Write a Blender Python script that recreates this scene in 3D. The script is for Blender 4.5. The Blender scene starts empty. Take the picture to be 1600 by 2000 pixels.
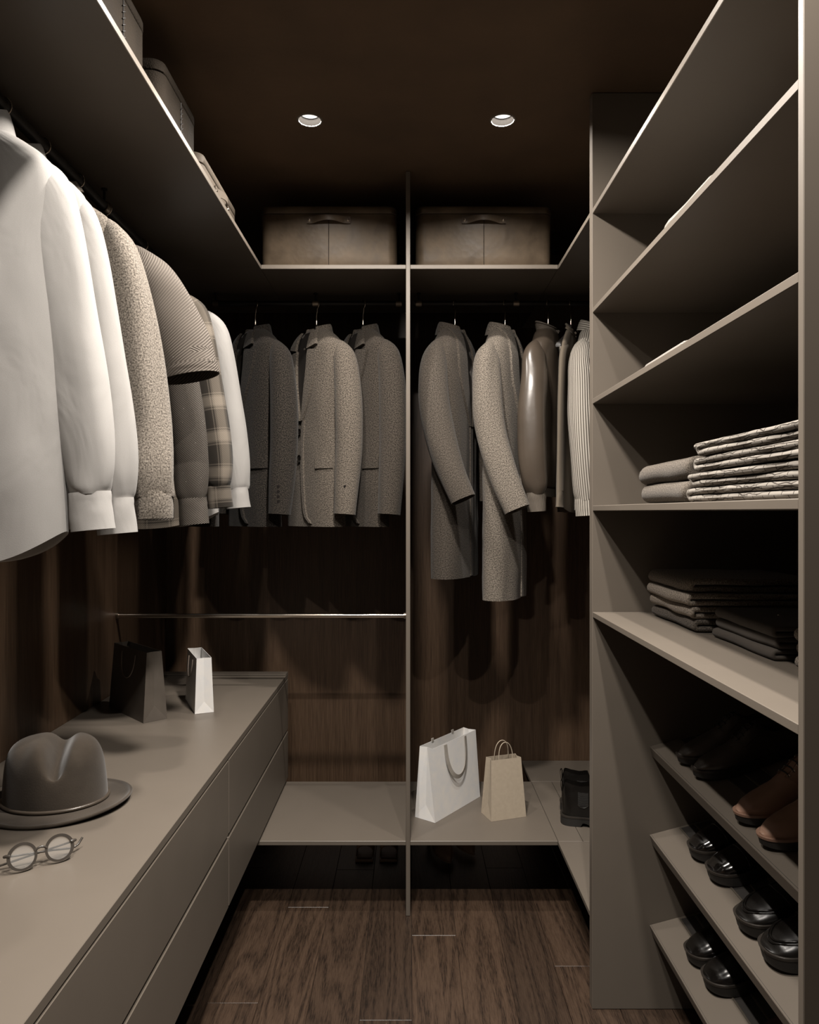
import bpy, bmesh, math, random
from mathutils import Vector, Matrix, noise as mnoise
random.seed(7)
PI = math.pi
scene = bpy.context.scene
COL = scene.collection

# ------------------------------------------------------------------ camera, world, exposure
CAM_H = 1.41                       # eye height; the floor is z = 0, the ceiling z = 2.60
cam_d = bpy.data.cameras.new('camera')
cam_d.sensor_fit = 'HORIZONTAL'; cam_d.sensor_width = 36.0
cam_d.lens = 36.0 * 1450.0 / 1600.0
cam_d.clip_start = 0.02
cam = bpy.data.objects.new('camera', cam_d); COL.objects.link(cam)
cam.location = (0, 0, CAM_H); cam.rotation_euler = (PI / 2, 0, 0)
scene.camera = cam
world = bpy.data.worlds.new('room_dark'); scene.world = world
world.use_nodes = True
world.node_tree.nodes['Background'].inputs[0].default_value = (0.02, 0.018, 0.016, 1)
world.node_tree.nodes['Background'].inputs[1].default_value = 0.2
scene.view_settings.view_transform = 'Standard'
scene.view_settings.look = 'None'
scene.view_settings.exposure = 0.0
scene.view_settings.gamma = 1.0
scene.view_settings.use_curve_mapping = False
scene.cycles.max_bounces = 6; scene.cycles.diffuse_bounces = 4; scene.cycles.glossy_bounces = 3
LAMP_W = 12.5                       # watts of each small downlight
AISLE_W = 54.0                      # watts of the larger downlight over the middle of the aisle
LAMP_COL = (1.0, 0.93, 0.855)

# ------------------------------------------------------------------ basic helpers
def link(o, parent=None):
    COL.objects.link(o)
    if parent is not None: o.parent = parent
    return o

def tag(o, label=None, cat=None, group=None, kind=None):
    if label: o['label'] = label
    if cat: o['category'] = cat
    if group: o['group'] = group
    if kind: o['kind'] = kind
    return o

def thing(name, label, cat, loc=(0, 0, 0), rz=0.0, group=None, rot=None):
    o = bpy.data.objects.new(name, None); o.empty_display_size = 0.05
    COL.objects.link(o); o.location = loc
    o.rotation_euler = rot if rot else (0, 0, rz)
    return tag(o, label, cat, group)

def mesh_from(name, verts, faces, uvs=None, smooth=True, angle=40):
    me = bpy.data.meshes.new(name)
    me.from_pydata([tuple(v) for v in verts], [], faces)
    if uvs is not None:
        ul = me.uv_layers.new(name='UVMap')
        flat = [c for f in uvs for uv in f for c in uv]
        ul.data.foreach_set('uv', flat)
    me.validate(clean_customdata=False)
    if smooth:
        me.polygons.foreach_set('use_smooth', [True] * len(me.polygons))
        me.set_sharp_from_angle(angle=math.radians(angle))
    me.update()
    return me

def mobj(name, verts, faces, mat, parent=None, uvs=None, smooth=True, angle=40):
    me = mesh_from(name, verts, faces, uvs, smooth, angle)
    o = bpy.data.objects.new(name, me)
    if mat: me.materials.append(mat)
    return link(o, parent)

def bobj(name, bm, mat, parent=None, smooth=True, angle=40):
    bmesh.ops.recalc_face_normals(bm, faces=bm.faces)
    me = bpy.data.meshes.new(name); bm.to_mesh(me); bm.free()
    if smooth:
        me.polygons.foreach_set('use_smooth', [True] * len(me.polygons))
        me.set_sharp_from_angle(angle=math.radians(angle))
    me.materials.append(mat)
    return link(bpy.data.objects.new(name, me), parent)

def box_bm(x0, x1, y0, y1, z0, z1, bev=0.0, seg=1):
    bm = bmesh.new()
    bmesh.ops.create_cube(bm, size=1.0)
    for v in bm.verts:
        v.co = Vector(((x0 + x1) / 2 + v.co.x * (x1 - x0), (y0 + y1) / 2 + v.co.y * (y1 - y0), (z0 + z1) / 2 + v.co.z * (z1 - z0)))
    if bev > 0:
        bmesh.ops.bevel(bm, geom=list(bm.edges), offset=bev, segments=seg, profile=0.5, affect='EDGES')
    return bm

def box(name, x0, x1, y0, y1, z0, z1, mat, parent=None, bev=0.0012, seg=1):
    return bobj(name, box_bm(x0, x1, y0, y1, z0, z1, bev, seg), mat, parent, smooth=bev > 0, angle=30)

def loft(rings, closed=True, cap0=False, cap1=False):
    """rings: equally long point lists -> verts, faces, uvs (uv in metres)."""
    n = len(rings[0]); verts = [Vector(p) for r in rings for p in r]
    faces = []; uvs = []
    vs = [0.0]
    for i in range(1, len(rings)):
        d = sum((Vector(rings[i][k]) - Vector(rings[i - 1][k])).length for k in range(0, n, max(1, n // 6)))
        vs.append(vs[-1] + d / len(range(0, n, max(1, n // 6))))
    mid = rings[len(rings) // 2]
    us = [0.0]
    for k in range(1, n + 1): us.append(us[-1] + (Vector(mid[k % n]) - Vector(mid[k - 1])).length)
    m = n if closed else n - 1
    for i in range(len(rings) - 1):
        for k in range(m):
            k2 = (k + 1) % n
            faces.append((i * n + k, i * n + k2, (i + 1) * n + k2, (i + 1) * n + k))
            uvs.append(((us[k], vs[i]), (us[k + 1], vs[i]), (us[k + 1], vs[i + 1]), (us[k], vs[i + 1])))
    if cap0:
        faces.append(tuple(reversed(range(n)))); uvs.append(tuple((us[k], vs[0]) for k in reversed(range(n))))
    if cap1:
        b = (len(rings) - 1) * n
        faces.append(tuple(range(b, b + n))); uvs.append(tuple((us[k], vs[-1]) for k in range(n)))
    return verts, faces, uvs

def catmull(pts, n):
    pts = [tuple(map(float, p)) for p in pts]
    P = [tuple(2 * a - b for a, b in zip(pts[0], pts[1]))] + pts + [tuple(2 * a - b for a, b in zip(pts[-1], pts[-2]))]
    out = []; m = len(pts) - 1
    for i in range(n):
        t = i / (n - 1) * m; k = min(int(t), m - 1); f = t - k
        p0, p1, p2, p3 = P[k], P[k + 1], P[k + 2], P[k + 3]
        out.append(tuple(0.5 * (2 * b + (c - a) * f + (2 * a - 5 * b + 4 * c - d) * f * f + (3 * b - a - 3 * c + d) * f ** 3)
                         for a, b, c, d in zip(p0, p1, p2, p3)))
    return out

def lerp_tab(tab, t):
    if t <= tab[0][0]: return tab[0][1]
    for (a, va), (b, vb) in zip(tab, tab[1:]):
        if t <= b:
            f = (t - a) / (b - a); f = f * f * (3 - 2 * f) * 0.5 + f * 0.5
            return va + (vb - va) * f
    return tab[-1][1]

def tube_geo(path, r, n=8, caps=True):
    path = [Vector(p) for p in path]; rings = []
    up = Vector((0, 0, 1)); prev = None
    for i, p in enumerate(path):
        t = (path[min(i + 1, len(path) - 1)] - path[max(i - 1, 0)])
        if t.length < 1e-9: t = Vector((0, 0, 1))
        t.normalize()
        if prev is None:
            ref = up if abs(t.dot(up)) < 0.9 else Vector((1, 0, 0))
            a = t.cross(ref).normalized()
        else:
            a = (prev - t * prev.dot(t)).normalized()
        prev = a; b = t.cross(a)
        rr = r[i] if isinstance(r, (list, tuple)) else r
        rings.append([p + a * math.cos(2 * PI * k / n) * rr + b * math.sin(2 * PI * k / n) * rr for k in range(n)])
    return loft(rings, True, caps, caps)

def tube(name, path, r, mat, parent=None, n=8, caps=True):
    v, f, u = tube_geo(path, r, n, caps)
    return mobj(name, v, f, mat, parent, u, angle=60)

def join_geo(*geos):
    V = []; F = []; U = []
    for v, f, u in geos:
        b = len(V); V += list(v); F += [tuple(i + b for i in q) for q in f]; U += list(u)
    return V, F, U

def lathe(name, prof, mat, parent=None, n=32, center=(0, 0, 0), sx=1.0, sy=1.0, caps=False):
    cx, cy, cz = center
    rings = [[(cx + r * sx * math.cos(2 * PI * k / n), cy + r * sy * math.sin(2 * PI * k / n), cz + z) for k in range(n)] for r, z in prof]
    v, f, u = loft(rings, True, caps, caps)
    return mobj(name, v, f, mat, parent, u, angle=35)

# ------------------------------------------------------------------ materials
def new_mat(name):
    m = bpy.data.materials.new(name); m.use_nodes = True
    nt = m.node_tree; return m, nt, nt.nodes['Principled BSDF']

def nd(nt, typ, **kw):
    n = nt.nodes.new(typ)
    for k, v in kw.items():
        if k.startswith('i_'):
            key = k[2:]
            n.inputs[int(key) if key.isdigit() else key.replace('_', ' ')].default_value = v
        else: setattr(n, k, v)
    return n

ALBEDO = 0.68                      # every dye and stain is set by eye, then scaled alike
def ramp(nt, fac, stops, raw=False):
    r = nt.nodes.new('ShaderNodeValToRGB'); el = r.color_ramp.elements
    while len(el) < len(stops): el.new(0.5)
    for e, (p, c) in zip(el, stops):
        e.position = p; e.color = (*(c if raw else tuple(x * ALBEDO for x in c)), 1)
    nt.links.new(fac, r.inputs[0]); return r.outputs[0]

def coords(nt, kind='Object', scale=(1, 1, 1), loc=None):
    tc = nt.nodes.new('ShaderNodeTexCoord'); mp = nt.nodes.new('ShaderNodeMapping')
    mp.inputs['Scale'].default_value = scale
    nt.links.new(tc.outputs[kind], mp.inputs['Vector'])
    if loc is not None: nt.links.new(loc, mp.inputs['Location'])
    return mp.outputs[0]

def bump(nt, bs, h, strength=0.3, dist=0.002):
    b = nd(nt, 'ShaderNodeBump', i_Strength=strength, i_Distance=dist)
    nt.links.new(h, b.inputs['Height']); nt.links.new(b.outputs[0], bs.inputs['Normal'])

def mat_plain(name, c, rough=0.5, metal=0.0, spec=0.5, var=0.12, scale=30, bstr=0.0, bdist=0.001, bscale=400, kind='Object', coat=0.0, sheen=0.0):
    m, nt, bs = new_mat(name)
    n = nd(nt, 'ShaderNodeTexNoise', i_Scale=scale, i_Detail=4.0)
    nt.links.new(coords(nt, kind), n.inputs['Vector'])
    col = ramp(nt, n.outputs['Fac'], [(0.3, tuple(x * (1 - var) for x in c)), (0.7, tuple(min(1, x * (1 + var)) for x in c))])
    nt.links.new(col, bs.inputs['Base Color'])
    bs.inputs['Roughness'].default_value = rough; bs.inputs['Metallic'].default_value = metal
    bs.inputs['Specular IOR Level'].default_value = spec
    bs.inputs['Coat Weight'].default_value = coat; bs.inputs['Coat Roughness'].default_value = 0.08
    if sheen: bs.inputs['Sheen Weight'].default_value = sheen
    if bstr:
        n2 = nd(nt, 'ShaderNodeTexNoise', i_Scale=bscale, i_Detail=2.0)
        nt.links.new(coords(nt, kind), n2.inputs['Vector']); bump(nt, bs, n2.outputs['Fac'], bstr, bdist)
    return m

def mat_wood(name, dark, mid, light, axis='Z', freq=45, rough=0.5, per_object=False, pore=0.5, big_s=7.0, fine_s=120.0, figure=0.16):
    """straight grained timber; the grain runs along axis (object coordinates)."""
    m, nt, bs = new_mat(name)
    loc = None
    if per_object:
        oi = nt.nodes.new('ShaderNodeObjectInfo')
        mu = nd(nt, 'ShaderNodeVectorMath', operation='SCALE'); mu.inputs[0].default_value = (13.7, 31.1, 17.3)
        nt.links.new(oi.outputs['Random'], mu.inputs['Scale']); loc = mu.outputs[0]
    lo = 1.0
    sc = {'Z': (1, 1, 0.022), 'Y': (1, 0.075, 1)}[axis]
    v = coords(nt, 'Object', sc, loc)
    big = nd(nt, 'ShaderNodeTexNoise', i_Scale=big_s, i_Detail=2.0, i_Distortion=0.6); nt.links.new(v, big.inputs['Vector'])
    # cathedral figure: rings of a slowly warped field
    mul = nd(nt, 'ShaderNodeMath', operation='MULTIPLY', i_1=freq); nt.links.new(big.outputs['Fac'], mul.inputs[0])
    sn = nd(nt, 'ShaderNodeMath', operation='SINE'); nt.links.new(mul.outputs[0], sn.inputs[0])
    fine = nd(nt, 'ShaderNodeTexNoise', i_Scale=fine_s, i_Detail=4.0, i_Roughness=0.65); nt.links.new(v, fine.inputs['Vector'])
    a = nd(nt, 'ShaderNodeMath', operation='MULTIPLY', i_1=figure); nt.links.new(sn.outputs[0], a.inputs[0])
    s = nd(nt, 'ShaderNodeMath', operation='ADD'); nt.links.new(a.outputs[0], s.inputs[0]); nt.links.new(fine.outputs['Fac'], s.inputs[1])
    col = ramp(nt, s.outputs[0], [(0.28, dark), (0.48, mid), (0.72, light)])
    if per_object:
        hs = nd(nt, 'ShaderNodeMix', data_type='RGBA', blend_type='MULTIPLY')
        hs.inputs[0].default_value = 1.0
        oc = ramp(nt, oi.outputs['Random'], [(0.0, (0.72, 0.70, 0.68)), (1.0, (1.15, 1.12, 1.08))], True)
        nt.links.new(col, hs.inputs[6]); nt.links.new(oc, hs.inputs[7]); col = hs.outputs[2]
    nt.links.new(col, bs.inputs['Base Color'])
    bs.inputs['Roughness'].default_value = rough
    bump(nt, bs, s.outputs[0], pore, 0.0012)
    return m

def mat_wool(name, dark, light, scale=260, rough=0.95, lo=0.40, hi=0.60, bstr=0.35, stretch=(1, 1, 1), sheen=0.06):
    m, nt, bs = new_mat(name)
    v = coords(nt, 'UV', stretch)
    n = nd(nt, 'ShaderNodeTexNoise', i_Scale=scale, i_Detail=3.0, i_Roughness=0.72); nt.links.new(v, n.inputs['Vector'])
    col = ramp(nt, n.outputs['Fac'], [(lo, dark), (hi, light)])
    nt.links.new(col, bs.inputs['Base Color']); bs.inputs['Roughness'].default_value = rough
    bs.inputs['Sheen Weight'].default_value = sheen; bs.inputs['Specular IOR Level'].default_value = 0.15
    bump(nt, bs, n.outputs['Fac'], bstr, 0.002)
    return m

def mat_cloth(name, c, weave=700, rough=0.85, wr=0.10, var=0.05, sheen=0.05):
    m, nt, bs = new_mat(name)
    v = coords(nt, 'UV')
    n = nd(nt, 'ShaderNodeTexNoise', i_Scale=weave, i_Detail=1.0); nt.links.new(v, n.inputs['Vector'])
    col = ramp(nt, n.outputs['Fac'], [(0.35, tuple(x * (1 - var) for x in c)), (0.65, tuple(min(1, x * (1 + var)) for x in c))])
    nt.links.new(col, bs.inputs['Base Color']); bs.inputs['Roughness'].default_value = rough
    bs.inputs['Specular IOR Level'].default_value = 0.2; bs.inputs['Sheen Weight'].default_value = sheen
    w = nd(nt, 'ShaderNodeTexNoise', i_Scale=11.0, i_Detail=3.0, i_Distortion=0.5); nt.links.new(coords(nt, 'UV', (1.0, 0.45, 1)), w.inputs['Vector'])
    ad = nd(nt, 'ShaderNodeMath', operation='MULTIPLY_ADD', i_1=0.03); nt.links.new(n.outputs['Fac'], ad.inputs[0]); nt.links.new(w.outputs['Fac'], ad.inputs[2])
    bump(nt, bs, ad.outputs[0], wr, 0.02)
    return m

def mat_rib(name, dark, light, freq=260, axis='u', angle=0.0, sparkle=False, rough=0.8, bstr=0.6):
    m, nt, bs = new_mat(name)
    tc = nt.nodes.new('ShaderNodeTexCoord'); mp = nt.nodes.new('ShaderNodeMapping')
    mp.inputs['Rotation'].default_value = (0, 0, angle)
    nt.links.new(tc.outputs['UV'], mp.inputs['Vector'])
    sep = nt.nodes.new('ShaderNodeSeparateXYZ'); nt.links.new(mp.outputs[0], sep.inputs[0])
    mu = nd(nt, 'ShaderNodeMath', operation='MULTIPLY', i_1=freq * 2 * PI); nt.links.new(sep.outputs[0 if axis == 'u' else 1], mu.inputs[0])
    sn = nd(nt, 'ShaderNodeMath', operation='SINE'); nt.links.new(mu.outputs[0], sn.inputs[0])
    fa = nd(nt, 'ShaderNodeMath', operation='MULTIPLY_ADD', i_1=0.5, i_2=0.5); nt.links.new(sn.outputs[0], fa.inputs[0])
    col = ramp(nt, fa.outputs[0], [(0.12, dark), (0.5, light)])
    if sparkle:
        vo = nd(nt, 'ShaderNodeTexVoronoi', i_Scale=75.0); nt.links.new(tc.outputs['UV'], vo.inputs['Vector'])
        sp = ramp(nt, vo.outputs['Distance'], [(0.02, (0.7, 0.7, 0.7)), (0.05, (0, 0, 0))], True)
        mx = nd(nt, 'ShaderNodeMix', data_type='RGBA'); nt.links.new(sp, mx.inputs[0])
        nt.links.new(col, mx.inputs[6]); mx.inputs[7].default_value = (0.75, 0.7, 0.62, 1); col = mx.outputs[2]
    nt.links.new(col, bs.inputs['Base Color']); bs.inputs['Roughness'].default_value = rough
    bs.inputs['Specular IOR Level'].default_value = 0.25
    bump(nt, bs, fa.outputs[0], bstr, 0.002)
    return m

def mat_plaid(name):
    m, nt, bs = new_mat(name)
    tc = nt.nodes.new('ShaderNodeTexCoord'); sep = nt.nodes.new('ShaderNodeSeparateXYZ'); nt.links.new(tc.outputs['UV'], sep.inputs[0])
    outs = []
    for ax, off in ((0, 0.013), (1, 0.03)):
        mu = nd(nt, 'ShaderNodeMath', operation='MULTIPLY_ADD', i_1=1 / 0.105, i_2=off / 0.105); nt.links.new(sep.outputs[ax], mu.inputs[0])
        fr = nd(nt, 'ShaderNodeMath', operation='FRACT'); nt.links.new(mu.outputs[0], fr.inputs[0])
        r = nt.nodes.new('ShaderNodeValToRGB'); r.color_ramp.interpolation = 'CONSTANT'
        stops = [(0.0, 0.10), (0.30, 0.55), (0.33, 0.16), (0.37, 0.60), (0.42, 0.85), (0.66, 0.60), (0.70, 0.22), (0.74, 0.55), (0.78, 0.10)]
        el = r.color_ramp.elements
        while len(el) < len(stops): el.new(0.5)
        for e, (p, g) in zip(el, stops): e.position = p; e.color = (g, g, g, 1)
        nt.links.new(fr.outputs[0], r.inputs[0]); outs.append(r.outputs[0])
    ad = nd(nt, 'ShaderNodeMix', data_type='RGBA', blend_type='MIX'); ad.inputs[0].default_value = 0.5
    nt.links.new(outs[0], ad.inputs[6]); nt.links.new(outs[1], ad.inputs[7])
    tw = nd(nt, 'ShaderNodeTexWave', i_Scale=110.0); tw.bands_direction = 'DIAGONAL'; nt.links.new(tc.outputs['UV'], tw.inputs['Vector'])
    mx = nd(nt, 'ShaderNodeMix', data_type='RGBA', blend_type='MULTIPLY'); mx.inputs[0].default_value = 0.35
    nt.links.new(ad.outputs[2], mx.inputs[6]); nt.links.new(tw.outputs['Color'], mx.inputs[7])
    col = ramp(nt, mx.outputs[2], [(0.05, (0.016, 0.013, 0.010)), (0.75, (0.23, 0.195, 0.157))])
    nt.links.new(col, bs.inputs['Base Color']); bs.inputs['Roughness'].default_value = 0.9
    bs.inputs['Sheen Weight'].default_value = 0.05; bs.inputs['Specular IOR Level'].default_value = 0.15
    return m

def mat_leather(name, c, rough=0.42, scale=220, bstr=0.25, var=0.25, coat=0.0, kind='Object', spec=0.4):
    m, nt, bs = new_mat(name)
    n = nd(nt, 'ShaderNodeTexNoise', i_Scale=11.0, i_Detail=6.0, i_Distortion=0.5); nt.links.new(coords(nt, kind), n.inputs['Vector'])
    col = ramp(nt, n.outputs['Fac'], [(0.3, tuple(x * (1 - var) for x in c)), (0.7, tuple(min(1, x * (1 + var)) for x in c))])
    nt.links.new(col, bs.inputs['Base Color'])
    rr = ramp(nt, n.outputs['Fac'], [(0.3, (rough - 0.08,) * 3), (0.7, (rough + 0.08,) * 3)], True); nt.links.new(rr, bs.inputs['Roughness'])
    bs.inputs['Coat Weight'].default_value = coat; bs.inputs['Coat Roughness'].default_value = 0.05; bs.inputs['Specular IOR Level'].default_value = spec
    vo = nd(nt, 'ShaderNodeTexVoronoi', i_Scale=scale); nt.links.new(coords(nt, kind), vo.inputs['Vector'])
    bump(nt, bs, vo.outputs['Distance'], bstr, 0.0015)
    return m

def mat_emit(name, c, st):
    m, nt, bs = new_mat(name)
    bs.inputs['Base Color'].default_value = (*c, 1)
    bs.inputs['Emission Color'].default_value = (*c, 1); bs.inputs['Emission Strength'].default_value = st
    return m

def mat_lens(name):
    m, nt, bs = new_mat(name)
    bs.inputs['Base Color'].default_value = (0.55, 0.54, 0.52, 1); bs.inputs['Roughness'].default_value = 0.02
    bs.inputs['Alpha'].default_value = 0.10; bs.inputs['Specular IOR Level'].default_value = 0.6
    return m

M = {}
M['taupe'] = mat_plain('taupe_laminate', (0.167, 0.141, 0.114), 0.44, spec=0.35, var=0.03, scale=6, bstr=0.06, bdist=0.0006, bscale=900)
M['taupe_dark'] = mat_plain('umber_laminate', (0.121, 0.101, 0.081), 0.5, spec=0.35, var=0.03, scale=6, bstr=0.06, bdist=0.0006, bscale=900)
M['inlay'] = mat_plain('charcoal_rubber_inlay', (0.045, 0.04, 0.036), 0.6, var=0.05)
M['rail_black'] = mat_plain('black_anodised_rail', (0.022, 0.019, 0.017), 0.42, metal=0.2, var=0.05)
M['steel'] = mat_plain('brushed_steel', (0.85, 0.75, 0.64), 0.22, metal=1.0, var=0.04)
M['bronze'] = mat_plain('bronze_collar', (0.5, 0.42, 0.34), 0.35, metal=1.0, var=0.04)
M['hanger'] = mat_plain('black_stained_hanger_wood', (0.03, 0.026, 0.023), 0.5)
M['ceiling'] = mat_plain('brown_plaster', (0.125, 0.077, 0.042), 0.85, var=0.14, scale=5, bstr=0.35, bdist=0.002, bscale=55)
M['wall'] = mat_wood('smoked_oak_veneer', (0.058, 0.032, 0.0175), (0.102, 0.060, 0.034), (0.155, 0.096, 0.058), 'Z', 40, 0.45, pore=0.08, big_s=9.0, fine_s=330.0, figure=0.05)
M['floor'] = mat_wood('dark_oak_plank', (0.018, 0.0105, 0.0066), (0.060, 0.037, 0.024), (0.088, 0.056, 0.037), 'Y', 85, 0.42, True, pore=0.3, big_s=5.5, fine_s=300.0, figure=0.10)
M['joint'] = mat_plain('floor_joint', (0.02, 0.014, 0.01), 0.8)
M['plaster'] = mat_plain('umber_wall_paint', (0.12, 0.10, 0.085), 0.8)
M['white_cloth'] = mat_cloth('white_cotton', (0.39, 0.375, 0.356), 900, wr=0.3)
M['white_cloth2'] = mat_cloth('ivory_cotton', (0.345, 0.331, 0.313), 800, wr=0.3)
M['grey_wool'] = mat_wool('grey_boucle_wool', (0.05, 0.041, 0.033), (0.32, 0.28, 0.235), 270, lo=0.37, hi=0.63)
M['rib_brown'] = mat_rib('ribbed_brown_knit', (0.075, 0.062, 0.051), (0.135, 0.114, 0.094), 190, 'v', 0.5, True)
M['rib_dark'] = mat_rib('ribbed_umber_knit', (0.035, 0.029, 0.023), (0.10, 0.085, 0.07), 260, 'v', 0.5, True)
M['plaid'] = mat_plaid('brown_plaid_flannel')
M['tweed_dark'] = mat_wool('charcoal_tweed', (0.002, 0.0017, 0.0014), (0.062, 0.051, 0.041), 250, lo=0.40, hi=0.64)
M['tweed_mid'] = mat_wool('brown_grey_tweed', (0.016, 0.013, 0.0105), (0.245, 0.207, 0.168), 250, lo=0.37, hi=0.63)
M['tweed_plain'] = mat_wool('taupe_tweed', (0.012, 0.0095, 0.0075), (0.115, 0.096, 0.077), 250, lo=0.37, hi=0.63)
M['coat_brown'] = mat_wool('taupe_felt', (0.026, 0.0215, 0.017), (0.128, 0.107, 0.087), 240, lo=0.36, hi=0.64)
M['coat_light'] = mat_wool('speckled_grey_felt', (0.04, 0.033, 0.027), (0.33, 0.285, 0.235), 250, lo=0.37, hi=0.63)
M['lining'] = mat_plain('dark_satin_lining', (0.02, 0.017, 0.015), 0.5)
M['button'] = mat_plain('black_button', (0.012, 0.01, 0.009), 0.25)
M['bomber'] = mat_plain('brown_satin_leather', (0.085, 0.066, 0.05), 0.28, var=0.1, scale=9, bstr=0.12, bdist=0.004, bscale=26)
M['bomber_rib'] = mat_rib('taupe_rib_trim', (0.09, 0.075, 0.06), (0.22, 0.185, 0.15), 330, 'u')
M['cream_shirt'] = mat_cloth('cream_shirt', (0.20, 0.165, 0.125), 700)
M['cord'] = mat_rib('cream_corduroy', (0.09, 0.075, 0.06), (0.56, 0.515, 0.45), 120, 'u', bstr=0.9)
M['box'] = mat_leather('tan_box_leather', (0.118, 0.087, 0.058), 0.44, 55, 0.3, 0.3, spec=0.15)
M['box_dark'] = mat_leather('brown_grained_leather', (0.034, 0.027, 0.0205), 0.8, 260, 0.5, 0.15, spec=0.08)
M['box_light'] = mat_leather('pale_box_leather', (0.17, 0.14, 0.11), 0.6, 90, 0.2, 0.1, spec=0.15)
M['felt'] = mat_plain('brown_hat_felt', (0.068, 0.054, 0.041), 0.95, spec=0.1, var=0.22, scale=13, bstr=0.25, bdist=0.001, bscale=300, sheen=0.2)
M['ribbon'] = mat_plain('satin_hat_cord', (0.10, 0.08, 0.062), 0.28)
M['frame'] = mat_plain('taupe_acetate', (0.060, 0.051, 0.043), 0.25)
M['lens'] = mat_lens('clear_lens')
M['bag_dark'] = mat_plain('umber_paper', (0.135, 0.114, 0.094), 0.42, var=0.15, scale=14)
M['bag_white'] = mat_plain('white_paper', (1.12, 1.085, 1.03), 0.6, var=0.02)
M['bag_kraft'] = mat_plain('beige_paper', (0.52, 0.435, 0.33), 0.75, var=0.05, scale=80)
M['cord_dark'] = mat_plain('umber_cord', (0.30, 0.25, 0.205), 0.7)
M['ribbon_grey'] = mat_plain('grey_ribbon', (0.42, 0.385, 0.34), 0.6)
M['leather_black'] = mat_leather('black_calf_leather', (0.008, 0.0068, 0.0058), 0.27, 500, 0.02, spec=0.45)
M['leather_soft'] = mat_leather('soft_black_derby_leather', (0.075, 0.062, 0.052), 0.30, 500, 0.02, spec=0.9)
M['patent'] = mat_leather('black_patent_leather', (0.006, 0.005, 0.0045), 0.12, 500, 0.0, coat=1.0)
M['leather_brown'] = mat_leather('chestnut_leather', (0.42, 0.255, 0.18), 0.36, 500, 0.04, 0.1)
M['leather_wine'] = mat_leather('burgundy_leather', (0.09, 0.035, 0.03), 0.4, 500, 0.06, 0.1)
M['nude'] = mat_leather('nude_leather', (0.55, 0.38, 0.27), 0.3, 500, 0.02, 0.1)
M['sole'] = mat_plain('dark_rubber_sole', (0.018, 0.016, 0.014), 0.6)
M['stitch'] = mat_plain('waxed_welt', (0.035, 0.029, 0.024), 0.35)
M['stitch_brown'] = mat_plain('chestnut_welt', (0.34, 0.2, 0.14), 0.45)
M['lace'] = mat_plain('black_lace', (0.02, 0.018, 0.016), 0.6)
M['elastic'] = mat_rib('black_elastic', (0.008, 0.0075, 0.007), (0.03, 0.027, 0.024), 400, 'u')
M['denim_l'] = mat_wool('grey_denim', (0.10, 0.083, 0.066), (0.42, 0.355, 0.29), 300, bstr=0.3)
M['denim_d'] = mat_wool('charcoal_denim', (0.03, 0.026, 0.022), (0.17, 0.143, 0.118), 300, bstr=0.3)
M['denim_m'] = mat_wool('brown_denim', (0.07, 0.058, 0.047), (0.30, 0.254, 0.207), 300, bstr=0.3)
M['twill'] = mat_cloth('umber_twill', (0.075, 0.063, 0.052), 900, wr=0.2)
M['linen'] = mat_wool('beige_linen', (0.05, 0.041, 0.033), (0.185, 0.158, 0.13), 330, bstr=0.3)
M['knit_white'] = mat_rib('white_knit', (0.18, 0.165, 0.145), (0.36, 0.335, 0.30), 160, 'u')
M['lamp_glow'] = mat_emit('downlight_diffuser', (1.0, 0.96, 0.9), 1.0)
M['lamp_trim'] = mat_plain('satin_lamp_trim', (0.20, 0.175, 0.15), 0.6, spec=0.1, var=0.02)
M['lamp_cup'] = mat_plain('bronze_lamp_reflector', (0.0016, 0.0015, 0.0014), 0.9, spec=0.0, var=0.02)

def mat_quilt():
    m, nt, bs = new_mat('quilted_cotton')
    tc = nt.nodes.new('ShaderNodeTexCoord')
    br = nd(nt, 'ShaderNodeTexBrick', i_Scale=1.0); br.offset = 0.37
    br.inputs['Color1'].default_value = (0.185, 0.167, 0.147, 1); br.inputs['Color2'].default_value = (0.16, 0.145, 0.126, 1)
    br.inputs['Mortar'].default_value = (0.035, 0.029, 0.024, 1)
    br.inputs['Mortar Size'].default_value = 0.0011; br.inputs['Mortar Smooth'].default_value = 0.3
    br.inputs['Brick Width'].default_value = 0.036; br.inputs['Row Height'].default_value = 0.021
    wp = nd(nt, 'ShaderNodeTexNoise', i_Scale=16.0); nt.links.new(tc.outputs['UV'], wp.inputs['Vector'])
    ad = nd(nt, 'ShaderNodeVectorMath', operation='MULTIPLY_ADD'); ad.inputs[1].default_value = (0.02, 0.03, 0)
    nt.links.new(wp.outputs['Color'], ad.inputs[0]); nt.links.new(tc.outputs['UV'], ad.inputs[2])
    nt.links.new(ad.outputs[0], br.inputs['Vector']); nt.links.new(br.outputs['Color'], bs.inputs['Base Color'])
    bs.inputs['Roughness'].default_value = 0.9; bs.inputs['Specular IOR Level'].default_value = 0.15
    inv = nd(nt, 'ShaderNodeMath', operation='SUBTRACT', i_0=1.0); nt.links.new(br.outputs['Fac'], inv.inputs[1])
    bump(nt, bs, inv.outputs[0], 0.7, 0.004)
    return m
M['quilt'] = mat_quilt()

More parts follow.
